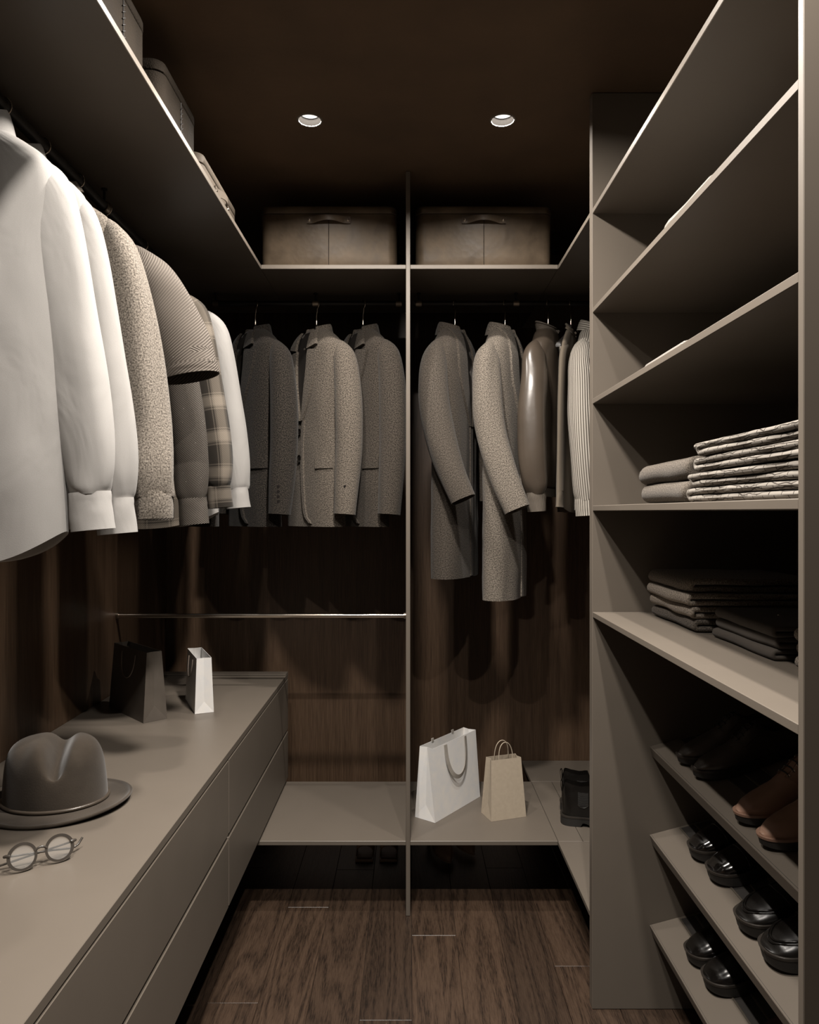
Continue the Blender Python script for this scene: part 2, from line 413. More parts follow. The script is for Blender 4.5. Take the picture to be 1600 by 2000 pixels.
# ------------------------------------------------------------------ ceiling downlights (the room's only light)
CEIL = 2.60
LAMPS = [(-0.303, 2.255, 0.0375), (0.283, 2.255, 0.0375), (-0.06, 1.60, 0.085), (-0.303, 0.80, 0.0375), (0.283, 0.80, 0.0375)]
def downlight(i, label, watts):
    x, y, r = LAMPS[i]; k = r / 0.0375
    t = thing('downlight', label, 'light', (x, y, CEIL), group='recessed ceiling downlights')
    lathe('trim_ring', [(0.0335 * k, 0.004), (0.0340 * k, -0.0015), (0.0380 * k, -0.0022), (0.0400 * k, 0.0)], M['lamp_trim'], t, 40)
    lathe('reflector', [(0.0338 * k, 0.0), (0.0325 * k, 0.008), (0.0290 * k, 0.020)], M['lamp_cup'], t, 40)
    lathe('diffuser', [(0.0291 * k, 0.0202), (0.015 * k, 0.0205), (0.0004, 0.0205)], M['lamp_glow'], t, 40)
    ld = bpy.data.lights.new('lamp', 'AREA'); ld.shape = 'DISK'; ld.size = 0.050 * k; ld.energy = watts; ld.color = LAMP_COL
    lo = bpy.data.objects.new('lamp', ld); link(lo, t); lo.location = (0, 0, 0.0185)
    return t
downlight(0, 'round recessed downlight on the left of the pair in the ceiling', LAMP_W)
downlight(1, 'round recessed downlight on the right of the pair in the ceiling', LAMP_W)
downlight(2, 'larger round downlight over the aisle, just above the top of the picture', AISLE_W)
downlight(3, 'round recessed downlight above the nearest shirts, out of the picture', LAMP_W * 2.7)
downlight(4, 'round recessed downlight above the near end of the shelving unit, out of the picture', LAMP_W * 2.7)

# ------------------------------------------------------------------ the room
XL, XR, YB, YF = -1.125, 1.115, 3.43, -0.95
def struct(o): o['kind'] = 'structure'; return o
def ceiling_mesh():
    # plate with round holes for the six lamps
    bm = box_bm(XL - 0.05, XR + 0.05, YF - 0.05, YB + 0.05, CEIL, CEIL + 0.06)
    return bm
c_o = struct(bobj('ceiling', ceiling_mesh(), M['ceiling'], smooth=False))
def cut_ceiling():
    # a sheet split into strips, each lamp in a square cell with a round hole
    bm = bmesh.new(); n = 40
    def quad(pts):
        bm.faces.new([bm.verts.new(p) for p in pts])
    X0, X1, Y0, Y1_ = XL - 0.05, XR + 0.05, YF - 0.05, YB + 0.05
    rows = {}
    for (lx, ly, r) in LAMPS: rows.setdefault((ly, r * 1.2), []).append((lx, r))
    yc = Y0
    for (ly, h) in sorted(rows):
        quad([(X0, yc, CEIL), (X1, yc, CEIL), (X1, ly - h, CEIL), (X0, ly - h, CEIL)])
        xc = X0
        for lx, r in sorted(rows[(ly, h)]):
            quad([(xc, ly - h, CEIL), (lx - h, ly - h, CEIL), (lx - h, ly + h, CEIL), (xc, ly + h, CEIL)])
            def sq(a):
                c, q = math.cos(a), math.sin(a); m_ = max(abs(c), abs(q)); return (lx + h * c / m_, ly + h * q / m_, CEIL)
            def ci(a, z=CEIL): return (lx + r * math.cos(a), ly + r * math.sin(a), z)
            for k in range(n):
                a0, a1 = 2 * PI * k / n, 2 * PI * (k + 1) / n
                quad([ci(a0), sq(a0), sq(a1), ci(a1)]); quad([ci(a0), ci(a1), ci(a1, CEIL + 0.06), ci(a0, CEIL + 0.06)])
            xc = lx + h
        quad([(xc, ly - h, CEIL), (X1, ly - h, CEIL), (X1, ly + h, CEIL), (xc, ly + h, CEIL)])
        yc = ly + h
    quad([(X0, yc, CEIL), (X1, yc, CEIL), (X1, Y1_, CEIL), (X0, Y1_, CEIL)])
    z = CEIL + 0.06
    quad([(X0, Y0, z), (X0, Y1_, z), (X1, Y1_, z), (X1, Y0, z)])
    bmesh.ops.remove_doubles(bm, verts=bm.verts, dist=1e-5)
    me = c_o.data; bm.to_mesh(me); bm.free(); me.update()
cut_ceiling()
struct(box('wall_left', XL - 0.06, XL, YF, YB + 0.06, 0, CEIL, M['wall'], bev=0))
struct(box('wall_back', XL, XR, YB, YB + 0.06, 0, CEIL, M['wall'], bev=0))
struct(box('wall_right', XR, XR + 0.06, YF, YB + 0.06, 0, CEIL, M['wall'], bev=0))
struct(box('wall_front', XL, XR, YF - 0.06, YF, 0, CEIL, M['plaster'], bev=0))
# floor: a dark bed and one object per oak plank
fl = struct(box('floor', XL, XR, YF, YB, -0.05, -0.004, M['joint'], bev=0))
PW = 0.1475
known = {0: 2.472, -4: 2.132, -3: 2.648, 3: 2.305}
plank_mesh = {}
for k in range(-8, 8):
    x0 = 0.0075 + PW * k
    xa, xb = max(x0, XL), min(x0 + PW, XR)
    if xb - xa < 0.01: continue
    off = known.get(k, 0.4 + random.random() * 1.3 + 1.0)
    ys = [YF]
    j = off - 1.45 * 4
    while j < YB:
        if j > YF + 0.02: ys.append(j)
        j += 1.45
    ys.append(YB)
    for a, b in zip(ys, ys[1:]):
        key = (round(xb - xa, 4), round(b - a, 4))
        if key not in plank_mesh:
            w, l = key
            bm = box_bm(-w / 2 + 0.0004, w / 2 - 0.0004, -l / 2 + 0.0005, l / 2 - 0.0005, -0.012, 0.0, 0.0011, 1)
            bmesh.ops.recalc_face_normals(bm, faces=bm.faces)
            me = bpy.data.meshes.new('plank'); bm.to_mesh(me); bm.free(); me.materials.append(M['floor']); plank_mesh[key] = me
        o = bpy.data.objects.new('plank', plank_mesh[key]); link(o, fl)
        o.location = ((xa + xb) / 2, (a + b) / 2, 0.0)

# ------------------------------------------------------------------ fitted panels
T = 0.015
def Z(rel): return rel + CAM_H
Y1 = 2.589           # front of the back compartment
YUF, YUN = 2.104, 0.990   # inner faces of the tall unit's side panels
XS = 0.518           # front plane of the side shelves
TOPZ = Z(0.8625)
pp = thing('partition_panel', 'tall thin taupe upright panel dividing the back hanging bays', 'panel', (0, 0, 0))
box('board', -0.0125, 0.0025, Y1, YB - 0.002, 0.001, CEIL - 0.002, M['taupe'], pp)
def shelf(name, label, boards, group='overhead shelves under the ceiling', mat='taupe'):
    t = thing(name, label, 'shelf', (0, 0, 0), group=group)
    for b in boards: box('board', *b, M[mat], t)
    return t
shelf('overhead_shelf', 'long overhead shelf on the left, above the row of shirts', [(XL + 0.001, -XS, -0.3, Y1, TOPZ - T, TOPZ)])
shelf('overhead_shelf', 'overhead shelf in the back left bay under a tan leather box', [(-XS - 0.0, -0.0127, Y1, 3.162, TOPZ - T, TOPZ), (XL + 0.001, -XS - 0.001, Y1 + 0.001, 3.162, TOPZ - T, TOPZ)])
shelf('overhead_shelf', 'overhead shelf in the back right bay under a tan leather box', [(0.0027, XS, Y1, 3.162, TOPZ - T, TOPZ)])
shelf('overhead_shelf', 'short overhead shelf on the right behind the tall shoe unit', [(XS + 0.001, XR - 0.001, YUF + 0.033, YB - 0.01, TOPZ - T, TOPZ)])
BZ = Z(-1.148)
shelf('bench_shelf', 'empty low taupe bench board in the back left bay', [(-1.12, -0.0127, Y1, 3.162, BZ - T, BZ)], 'low bench boards')
shelf('bench_shelf', 'low taupe bench board under the two pale shopping bags', [(0.0027, XS, Y1, 3.162, BZ - T, BZ)], 'low bench boards')
G = 0.0014
shelf('bench_shelf', 'low corner bench under the black boots, with inset joint lines', [
    (XS, XR - 0.001, YUF + 0.033, Y1 - G, BZ - T, BZ),
    (XS + G, 0.605, Y1, 3.162, BZ - T, BZ),
    (0.605 + G, XR - 0.001, Y1, 3.162, BZ - T, BZ),
    (XS, XR - 0.001, 3.162 + G, YB - 0.001, BZ - T, BZ)], 'low bench boards')

# tall shelving unit on the right
tu = thing('shelving_unit', 'tall taupe open shelving unit with slanted shoe shelves', 'shelving', (0, 0, 0))
UX1 = 1.095
box('side_panel', XS, UX1, YUF, YUF + 0.032, 0.001, CEIL - 0.002, M['taupe'], tu)
box('side_panel', XS, UX1, YUN - 0.0145, YUN, 0.001, CEIL - 0.002, M['taupe'], tu)
box('back_panel', UX1, UX1 + 0.014, YUN - 0.0145, YUF + 0.032, 0.001, CEIL - 0.002, M['taupe'], tu)
SH = [0.860, 0.579, 0.321, 0.0182, -0.283]
for z in SH:
    box('shelf', XS + 0.001, UX1 - 0.001, YUN + 0.0005, YUF - 0.0005, Z(z) - T, Z(z), M['taupe'], tu)
SLANT = math.atan(0.268)
SX0 = 0.680
SHOE_Z = [-0.664, -0.914, -1.170]
def slant_frame(zrel):
    """matrix of a slanted shelf: u runs back up the slope from the front edge, v along Y, w out of the board."""
    return Matrix.Translation((SX0, 0, Z(zrel))) @ Matrix.Rotation(-SLANT, 4, 'Y')
for z in SHOE_Z:
    o = box('shoe_shelf', 0, 0.425, YUN + 0.0005, YUF - 0.0005, -0.030, 0.0, M['taupe'], tu)
    o.matrix_local = slant_frame(z)
    for (a, b, h, mt) in ((0.084, 0.088, 0.0022, 'taupe_dark'), (0.089, 0.126, 0.0008, 'inlay'), (0.127, 0.131, 0.0022, 'taupe_dark'), (0.132, 0.172, 0.0008, 'inlay'), (0.173, 0.177, 0.0022, 'taupe_dark')):
        box('inlay_strip', a, b, YUN + 0.004, YUF - 0.012, 0.0001, h, M[mt], o, bev=0.0004)
    box('edge_band', 0.004, 0.0046, YUN + 0.002, YUF - 0.004, 0.0, 0.0005, M['inlay'], o, bev=0)

# drawer cabinet on the left
CX, CTOP, CBOT, CEND = -0.520, Z(-0.689), Z(-1.137), 3.18
dc = thing('drawer_cabinet', 'long low taupe drawer cabinet with handleless fronts under the shirts', 'cabinet', (0, 0, 0))
box('top', XL + 0.001, CX, -0.3, CEND, CTOP - 0.019, CTOP, M['taupe'], dc, bev=0.001)
box('upstand', XL + 0.001, CX - 0.0005, CEND - 0.055, CEND, CTOP + 0.0002, CTOP + 0.006, M['taupe_dark'], dc, bev=0.0015)
box('carcass', XL + 0.001, CX - 0.022, -0.3, CEND - 0.002, CBOT + 0.001, CTOP - 0.0195, M['taupe_dark'], dc)
for (y0, y1) in ((2.1375, CEND), (0.93, 2.1345), (-0.3, 0.927)):
    for (z0, z1) in ((Z(-0.9285), Z(-0.7115)), (CBOT, Z(-0.9365))):
        box('drawer', CX - 0.020, CX, y0, y1, z0, z1, M['taupe'], dc, bev=0.0032)

# hanging rails
def rail(name, label, a, b, r, mat, collars=(), posts=(), zt=TOPZ - T):
    a, b = Vector(a), Vector(b)
    t = thing(name, label, 'rail', (0, 0, 0), group='garment rails')
    tube('bar', [a + (b - a) * i / 12 for i in range(13)], r, M[mat], t, 20)
    d = (b - a).normalized()
    for c in collars:
        p = a + (b - a) * c
        tube('collar', [p - d * 0.011, p + d * 0.011], r + 0.0022, M['bronze'], t, 20)
        tube('drop_rod', [p + Vector((0, 0, r)), Vector((p.x, p.y, zt - 0.0005))], 0.0035, M['rail_black'], t, 8)
        tube('drop_foot', [Vector((p.x, p.y, zt - 0.004)), Vector((p.x, p.y, zt - 0.0003))], 0.008, M['rail_black'], t, 10)
    return t
RZL, RZB, RY = Z(0.80), Z(0.807), 2.875
rail('garment_rail', 'black round garment rail carrying the shirts along the left wall', (-0.80, -0.25, RZL), (-0.80, 2.52, RZL), 0.0125, 'rail_black', (0.13, 0.482, 0.7927))
rail('garment_rail', 'black round garment rail of the tweed jackets in the back left bay', (-0.765, RY, RZB), (-0.028, RY, RZB), 0.0105, 'rail_black', (0.02, 0.545, 0.982))
rail('garment_rail', 'black round garment rail of the long coats in the back right bay', (0.018, RY, RZB), (1.0, RY, RZB), 0.0105, 'rail_black', (0.018, 0.402, 0.95))
lr = thing('garment_rail', 'empty polished steel rail low across the back left bay', 'rail', (0, 0, 0), group='garment rails')
tube('bar', [(XL + 0.008, 2.85, Z(-0.398)), (-0.020, 2.85, Z(-0.398))], 0.0085, M['steel'], lr, 20)
tube('socket', [(XL + 0.0005, 2.85, Z(-0.398)), (XL + 0.010, 2.85, Z(-0.398))], 0.013, M['bronze'], lr, 16)
tube('socket', [(-0.022, 2.85, Z(-0.398)), (-0.0128, 2.85, Z(-0.398))], 0.013, M['bronze'], lr, 16)

# ------------------------------------------------------------------ garments
def wob(u, v, seed):
    return mnoise.noise(Vector((u, v, seed * 7.31)))

class Garment:
    """A garment on a hanger. Local frame: z = 0 at the rail, +x the wearer's left, -y the front."""
    def __init__(s, label, cat, name, loc, rz, group, mat, seed):
        s.root = thing(name, label, cat, loc, rz, group); s.mat = mat; s.seed = seed
    def torso(s, ctrl, expo=2.5, folds=0.006, nf=5, tail=0.0, n=56, m=46, name='body', mat=None):
        """ctrl rows (z, half width, half depth, y centre), top to bottom."""
        s.tab = ctrl; s.expo = expo
        rows = catmull(ctrl, m); zt, zb = ctrl[0][0], ctrl[-1][0]
        rings = []
        for (z, w, d, yc) in rows:
            f = max(0.0, min(1.0, (zt - z) / (zt - zb))); r = []
            for k in range(n):
                a = 2 * PI * k / n; c, q = math.cos(a), math.sin(a)
                x = w * math.copysign(abs(c) ** (2 / expo), c); y = d * math.copysign(abs(q) ** (2 / expo), q)
                amp = folds * max(0, f - 0.12) ** 0.8
                g = amp * (math.sin(nf * a + s.seed + 1.2 * math.sin(3 * f + s.seed)) * 0.7 + 1.6 * wob(a * 1.3, f * 2.0, s.seed))
                h = 0.004 * wob(x * 16, z * 9, s.seed + 3)
                zz = z - tail * (f ** 6) * (0.5 - 0.5 * math.cos(2 * a)) * 1.0
                rings_pt = (x * (1 + g * 1.5), y + yc + math.copysign(g + h, q) * min(1, abs(q) * 1.5), zz)
                r.append(rings_pt)
            rings.append(r)
        # turn the hem inwards
        last = rings[-1]
        cy = ctrl[-1][3]
        rings.append([(p[0] * 0.965, cy + (p[1] - cy) * 0.93, p[2] + 0.002) for p in last])
        rings.append([(p[0] * 0.95, cy + (p[1] - cy) * 0.90, p[2] + 0.12) for p in last])
        v, f, u = loft(rings, True, True, False)
        s.rings = rings[:m]; s.n = n
        return mobj(name, v, f, mat or s.mat, s.root, u, angle=60)
    def wd(s, z):
        t = s.tab
        if z >= t[0][0]: return t[0][1:]
        for a, b in zip(t, t[1:]):
            if z >= b[0]:
                f = (a[0] - z) / (a[0] - b[0]); return tuple(p + (q - p) * f for p, q in zip(a[1:], b[1:]))
        return t[-1][1:]
    def front(s, x, z, off=0.006, side=-1):
        w, d, yc = s.wd(z)
        q = min(0.995, abs(x) / w)
        return Vector((x, yc + side * (d * (1 - q ** s.expo) ** (1 / s.expo) + off), z))
    def plate(s, name, left, right, mat=None, off=0.006, th=0.004, rows=14, cols=5, side=-1, parent=None):
        """a thin piece lying on the front: left and right edges given as [(x, z), ...] top to bottom."""
        L, R = catmull(left, rows), catmull(right, rows); rings = []
        for (xl, zl), (xr, zr) in zip(L, R):
            out = [s.front(xl + (xr - xl) * c / (cols - 1), zl + (zr - zl) * c / (cols - 1), off + th, side) for c in range(cols)]
            inn = [s.front(xl + (xr - xl) * c / (cols - 1), zl + (zr - zl) * c / (cols - 1), off - 0.004, side) for c in reversed(range(cols))]
            rings.append(out + inn)
        v, f, u = loft(rings, True, True, True)
        return mobj(name, v, f, mat or s.mat, parent or s.root, u, angle=50)
    def sleeve(s, side, ctrl, n=28, m=40, wr=0.004, name='sleeve', mat=None, hollow=True, expo=2.05):
        """ctrl rows (x, z, y, in-plane radius, y radius) from the shoulder to the cuff."""
        rows = catmull(ctrl, m); rings = []
        C = [Vector((r[0] * side, r[2], r[1])) for r in rows]
        for i, r in enumerate(rows):
            t = (C[min(i + 1, m - 1)] - C[max(i - 1, 0)]).normalized()
            b = Vector((0, 1, 0)); b = (b - t * b.dot(t)).normalized(); a = t.cross(b)
            f = i / (m - 1); ring = []
            for k in range(n):
                an = 2 * PI * k / n; c, q = math.cos(an), math.sin(an)
                cc = math.copysign(abs(c) ** (2 / expo), c); qq = math.copysign(abs(q) ** (2 / expo), q)
                bw = wr * min(1, f * 5) * (wob(an * 1.1 + 5 * side, f * 5.0, s.seed + 11) * 1.3 + 0.6 * math.sin(3 * an + s.seed + f * 4))
                ring.append(C[i] + a * cc * (r[3] + bw) + b * qq * (r[4] + bw))
            rings.append(ring)
        if hollow:
            c = C[-1]; t = (C[-1] - C[-2]).normalized()
            rings.append([c + (Vector(p) - c) * 0.94 for p in rings[-1]])
            rings.append([c + (Vector(p) - c) * 0.92 - t * 0.06 for p in rings[m - 1]])
            rings.append([c + (Vector(p) - c) * 0.1 - t * 0.062 for p in rings[m - 1]])
        v, f, u = loft(rings, True, True, False)
        return mobj(name, v, f, mat or s.mat, s.root, u, angle=60)
    def band(s, side, rows, name='cuff', mat=None, n=28):
        return s.sleeve(side, rows, n=n, m=8, wr=0.001, name=name, mat=mat)
    def collar(s, z0, w, d, h, fall, gap=0.55, mat=None, yc=0.0, n=34, flare=0.012, name='collar', tilt=0.02):
        """a turned-down collar round the neck; gap is the open angle in front (rad)."""
        rings = []
        for i in range(n):
            a = -PI / 2 + gap + (2 * PI - 2 * gap) * i / (n - 1)
            c, q = math.cos(a), math.sin(a); bk = (q + 1) / 2       # 1 at the nape
            up = h * (0.45 + 0.55 * bk)
            def P(r, z): return (c * (w + r), q * (d + r) + yc, z0 + z + tilt * bk)
            ring = [P(0.004, -0.008), P(0.0, up * 0.6), P(0.003, up), P(0.007, up + 0.002), P(0.012, up * 0.8), P(flare + 0.006, up - fall * 0.6), P(flare + 0.010, up - fall), P(flare + 0.006, up - fall), P(0.008, up * 0.5)]
            rings.append(ring)
        v, f, u = loft(rings, True, True, True)
        return mobj(name, v, f, mat or s.mat, s.root, u, angle=50)
    def buttons(s, pts, r=0.009, mat=None, off=0.012, side=-1):
        for (x, z) in pts:
            p = s.front(x, z, off, side)
            o = lathe('button', [(0.0005, 0.0), (r * 0.55, 0.0), (r * 0.7, 0.0012), (r, 0.0012), (r, -0.002)], mat or M['button'], s.root, 16)
            o.location = p; o.rotation_euler = (PI / 2, 0, 0)
            o.scale = (1, 1, 1)

def hanger(loc, rz, label, w=0.120, tipz=-0.172, neck=-0.104, group='clothes hangers on the rails', rr=0.0125):
    t = thing('clothes_hanger', label, 'hanger', loc, rz, group)
    R = rr + 0.0024 + 0.004
    pts = [(R * math.cos(a), 0, R * math.sin(a) - 0.004) for a in [math.radians(d) for d in range(200, -71, -15)]]
    pts += [(0.004, 0, -0.034), (0.0, 0, -0.045), (0.0, 0, neck + 0.03)]
    tube('hook', pts, 0.0018, M['steel'], t, 8)
    tube('ferrule', [(0, 0, neck + 0.036), (0, 0, neck + 0.022)], 0.0036, M['steel'], t, 10)
    rows = []
    for i in range(25):
        f = i / 24 * 2 - 1; x = f * w; a = abs(f)
        z = neck + (tipz - neck) * (a ** 1.15); y = 0.02 * a * a
        hh = 0.014 + 0.010 * (1 - a) ** 2 - 0.004 * a ** 6; th = 0.008 + 0.010 * a
        if a < 0.09: z += 0.012 * (1 - a / 0.09)
        rows.append([(x, y - th / 2, z - hh), (x, y + th / 2, z - hh), (x, y + th * 0.6, z - hh * 0.3), (x, y + th / 3, z + hh * 0.5), (x, y - th / 3, z + hh * 0.5), (x, y - th * 0.6, z - hh * 0.3)])
    v, f, u = loft(rows, True, True, True)
    mobj('arms', v, f, M['hanger'], t, u, angle=50)
    return t

LG = 'shirts and jackets on the left rail'
def left_hanger(y, label): return hanger((-0.80, y, RZL), 0, label)

SHIRT_T = [(-0.112, 0.062, 0.030, 0.0), (-0.124, 0.088, 0.037, 0), (-0.142, 0.118, 0.042, 0), (-0.163, 0.146, 0.044, 0), (-0.20, 0.166, 0.046, 0), (-0.32, 0.166, 0.048, 0), (-0.50, 0.170, 0.050, 0), (-0.70, 0.178, 0.050, 0), (-0.83, 0.182, 0.050, 0)]
SHIRT_S = [(0.100, -0.176, 0.006, 0.030, 0.016), (0.135, -0.199, 0.008, 0.036, 0.024), (0.158, -0.232, 0.010, 0.042, 0.034), (0.171, -0.30, 0.013, 0.047, 0.043), (0.190, -0.44, 0.018, 0.049, 0.043), (0.209, -0.57, 0.02, 0.049, 0.042), (0.222, -0.68, 0.02, 0.047, 0.040), (0.224, -0.745, 0.02, 0.041, 0.036), (0.225, -0.768, 0.02, 0.034, 0.032)]
SHIRT_C = [(0.225, -0.764, 0.02, 0.0365, 0.034), (0.227, -0.790, 0.02, 0.037, 0.035), (0.231, -0.833, 0.02, 0.0385, 0.036)]
def sh(rows, dx=0, dz=0, k=1.0): return [(r[0] + dx, r[1] * k + dz) + tuple(r[2:]) for r in rows]

def shirt(y, label, hlabel, mat, seed, name='dress_shirt', tail=0.06, hem=-0.83, sdx=0.0, cuffmat=None, group=LG, collar=True, k=1.0):
    g = Garment(label, 'shirt', name, (-0.80, y, RZL), 0, group, mat, seed)
    T_ = [r for r in SHIRT_T[:-1]] + [(hem, 0.184, 0.050, 0)]
    g.torso(T_, tail=tail, folds=0.007)
    for sd in (1, -1):
        g.sleeve(sd, sh(SHIRT_S, sdx if sd > 0 else 0, 0, k)); g.band(sd, sh(SHIRT_C, sdx if sd > 0 else 0, 0, k), mat=cuffmat)
    if collar: g.collar(-0.118, 0.066, 0.038, 0.040, 0.045)
    g.plate('placket', [(-0.014, -0.125), (-0.014, -0.5), (-0.014, hem + 0.02)], [(0.014, -0.125), (0.014, -0.5), (0.014, hem + 0.02)], off=0.002, th=0.002)
    g.buttons([(0, -0.2 - 0.085 * i) for i in range(7)], 0.0055, M['white_cloth2'], 0.0055)
    left_hanger(y, hlabel)
    return g
shirt(1.334, 'large white cotton shirt nearest the viewer, cropped by the left edge', 'hanger of the nearest white shirt at the left edge', M['white_cloth'], 1.0, hem=-0.835, sdx=-0.008)
shirt(1.457, 'white cotton shirt, second in the row, between the nearest shirt and the grey jacket', 'hanger with steel hook above the second white shirt', M['white_cloth2'], 2.3, tail=0.05, hem=-0.80, sdx=-0.012, k=1.012)

# grey wool bomber
g = Garment('light grey wool jacket with banded cuff beside the second white shirt', 'jacket', 'wool_jacket', (-0.80, 1.615, RZL), 0, LG, M['grey_wool'], 3.7)
g.torso([r for r in SHIRT_T[:-1]] + [(-0.77, 0.170, 0.045, 0.012), (-0.80, 0.155, 0.04, 0.012)], folds=0.006)
for sd in (1, -1):
    g.sleeve(sd, [(0.100, -0.176, 0.004, 0.030, 0.016), (0.140, -0.198, 0.004, 0.037, 0.028), (0.166, -0.235, -0.002, 0.044, 0.047), (0.186, -0.31, -0.004, 0.049, 0.049), (0.212, -0.45, -0.004, 0.050, 0.048), (0.232, -0.60, -0.008, 0.049, 0.046), (0.243, -0.70, -0.022, 0.047, 0.044), (0.248, -0.755, -0.026, 0.042, 0.038), (0.250, -0.772, -0.028, 0.036, 0.034)], wr=0.006)
    g.band(sd, [(0.250, -0.762, -0.028, 0.042, 0.038), (0.251, -0.79, -0.028, 0.043, 0.039), (0.252, -0.814, -0.028, 0.040, 0.037)])
g.collar(-0.118, 0.066, 0.04, 0.035, 0.02)
g.plate('zip', [(-0.006, -0.13), (-0.006, -0.78)], [(0.006, -0.13), (0.006, -0.78)], M['bronze'], off=0.002, th=0.002)
left_hanger(1.615, 'hanger with steel hook above the light grey wool jacket')
# ribbed tee with wide short sleeve
g = Garment('ribbed brown top with wide elbow-length sleeve on the left rail', 'top', 'ribbed_top', (-0.80, 1.783, RZL), 0, LG, M['rib_brown'], 5.1)
g.torso([r for r in SHIRT_T[:-1]] + [(-0.79, 0.18, 0.045, 0)], folds=0.006)
for sd in (1, -1):
    g.sleeve(sd, [(0.100, -0.176, 0.004, 0.030, 0.016), (0.142, -0.200, 0.004, 0.040, 0.028), (0.178, -0.238, 0.0, 0.052, 0.048), (0.216, -0.31, 0.0, 0.064, 0.052), (0.247, -0.39, 0.0, 0.070, 0.056), (0.268, -0.462, 0.0, 0.072, 0.058)], wr=0.003)
    g.band(sd, [(0.266, -0.452, 0.0, 0.073, 0.059), (0.2685, -0.465, 0.0, 0.073, 0.059), (0.271, -0.478, 0.0, 0.073, 0.059)], name='hem_band')
g.collar(-0.116, 0.066, 0.038, 0.014, 0.006, gap=0.02, flare=0.004)
left_hanger(1.783, 'hanger with steel hook above the ribbed brown short-sleeved top')
# ribbed long sleeve
g = Garment('dark umber ribbed long-sleeved top behind the elbow-length top', 'top', 'ribbed_top', (-0.80, 1.946, RZL), 0, LG, M['rib_dark'], 6.4)
g.torso([r for r in SHIRT_T[:-1]] + [(-0.82, 0.18, 0.045, 0)], folds=0.006)
for sd in (1, -1):
    g.sleeve(sd, sh(SHIRT_S, 0.0, 0, 1.0), wr=0.003); g.band(sd, sh(SHIRT_C, 0.0, 0.0, 1.0), name='cuff')
g.collar(-0.116, 0.066, 0.038, 0.030, 0.006, gap=0.02, flare=0.004)
left_hanger(1.946, 'hanger with steel hook above the dark umber ribbed top')
# plaid shirt
g = shirt(2.214, 'brown plaid flannel shirt hanging towards the end of the left rail', 'hanger with steel hook above the brown plaid shirt', M['plaid'], 7.9, 'flannel_shirt', tail=0.03, hem=-0.82, k=0.945)
shirt(2.397, 'white cotton shirt hanging last on the left rail, next to the dark jackets', 'hanger of the last white shirt at the end of the left rail', M['white_cloth2'], 9.2, tail=0.05, hem=-0.80, k=0.945, sdx=0.012)

# jackets and coats of the back bays
BG = 'jackets on the back left rail'
def blazer(x, label, hlabel, mat, seed, rz=-0.84, y=RY, flap=True, nbut=2, dz=0.0, dk=1.0):
    g = Garment(label, 'jacket', 'blazer', (x, y, RZB + dz), rz, BG, mat, seed)
    g.torso([(z, w, d * dk, y_) for z, w, d, y_ in [(-0.108, 0.056, 0.030, 0.006), (-0.122, 0.080, 0.039, 0.004), (-0.142, 0.110, 0.046, 0.002), (-0.166, 0.138, 0.051, 0.0), (-0.205, 0.154, 0.055, -0.003), (-0.34, 0.154, 0.059, -0.006), (-0.50, 0.150, 0.058, -0.006), (-0.66, 0.156, 0.059, -0.006), (-0.862, 0.164, 0.058, -0.004)]], folds=0.003, nf=3)
    for sd in (1, -1):
        g.sleeve(sd, [(0.095, -0.178, 0.014, 0.030, 0.020), (0.132, -0.200, 0.014, 0.036, 0.032), (0.160, -0.236, 0.014, 0.043, 0.042), (0.176, -0.31, 0.014, 0.047, 0.048), (0.191, -0.43, 0.012, 0.049, 0.051), (0.197, -0.56, 0.008, 0.048, 0.050), (0.198, -0.70, -0.002, 0.045, 0.046), (0.198, -0.816, -0.012, 0.041, 0.040)], wr=0.002)
    # dark shirt-less V, lapels, collar
    vb = -0.46
    g.plate('lining', [(-0.052, -0.118), (-0.045, -0.25), (-0.006, vb)], [(0.052, -0.118), (0.045, -0.25), (0.006, vb)], M['lining'], off=0.0005, th=0.002)
    for sd in (1, -1):
        L = [(0.036, -0.190), (0.033, -0.26), (0.022, -0.35), (0.004, vb)]
        R = [(0.104, -0.202), (0.088, -0.275), (0.058, -0.36), (0.012, vb)]
        a, b = [(sd * p, z) for p, z in L], [(sd * p, z) for p, z in R]
        lp = g.plate('lapel', a if sd > 0 else b, b if sd > 0 else a, off=0.006, th=0.007)
        a2 = [(sd * 0.034, -0.116), (sd * 0.038, -0.150), (sd * 0.037, -0.190)]
        b2 = [(sd * 0.060, -0.120), (sd * 0.080, -0.158), (sd * 0.086, -0.178)]
        g.plate('collar_leaf', a2 if sd > 0 else b2, b2 if sd > 0 else a2, off=0.012, th=0.006)
        if flap:
            a3, b3 = [(sd * 0.085, -0.60), (sd * 0.085, -0.645)], [(sd * 0.150, -0.60), (sd * 0.150, -0.645)]
            g.plate('pocket_flap', a3 if sd > 0 else b3, b3 if sd > 0 else a3, off=0.004, th=0.004, rows=4)
        p0 = Vector((sd * 0.235, -0.055, 0))
        for i in range(4):
            o = lathe('cuff_button', [(0.0005, 0.001), (0.0055, 0.001), (0.0055, -0.001)], M['button'], g.root, 12)
            z = -0.715 - 0.018 * i
            o.location = (sd * 0.2285, -0.034, z); o.rotation_euler = (PI / 2, 0, sd * 0.85)
    g.collar(-0.114, 0.042, 0.034, 0.027, 0.040, gap=0.62, yc=0.012, flare=0.010, tilt=0.010)
    g.plate('front_edge', [(0.004, vb), (-0.004, -0.62), (0.01, -0.80), (0.045, -0.848)], [(0.020, vb), (0.013, -0.62), (0.026, -0.80), (0.060, -0.85)], off=0.004, th=0.004)
    g.buttons([(-0.006, -0.50), (-0.006, -0.60)][:nbut], 0.0105, off=0.012)
    hanger((x, y, RZB + dz), rz, hlabel, w=0.108, tipz=-0.176, neck=-0.104, rr=0.0105)
    return g
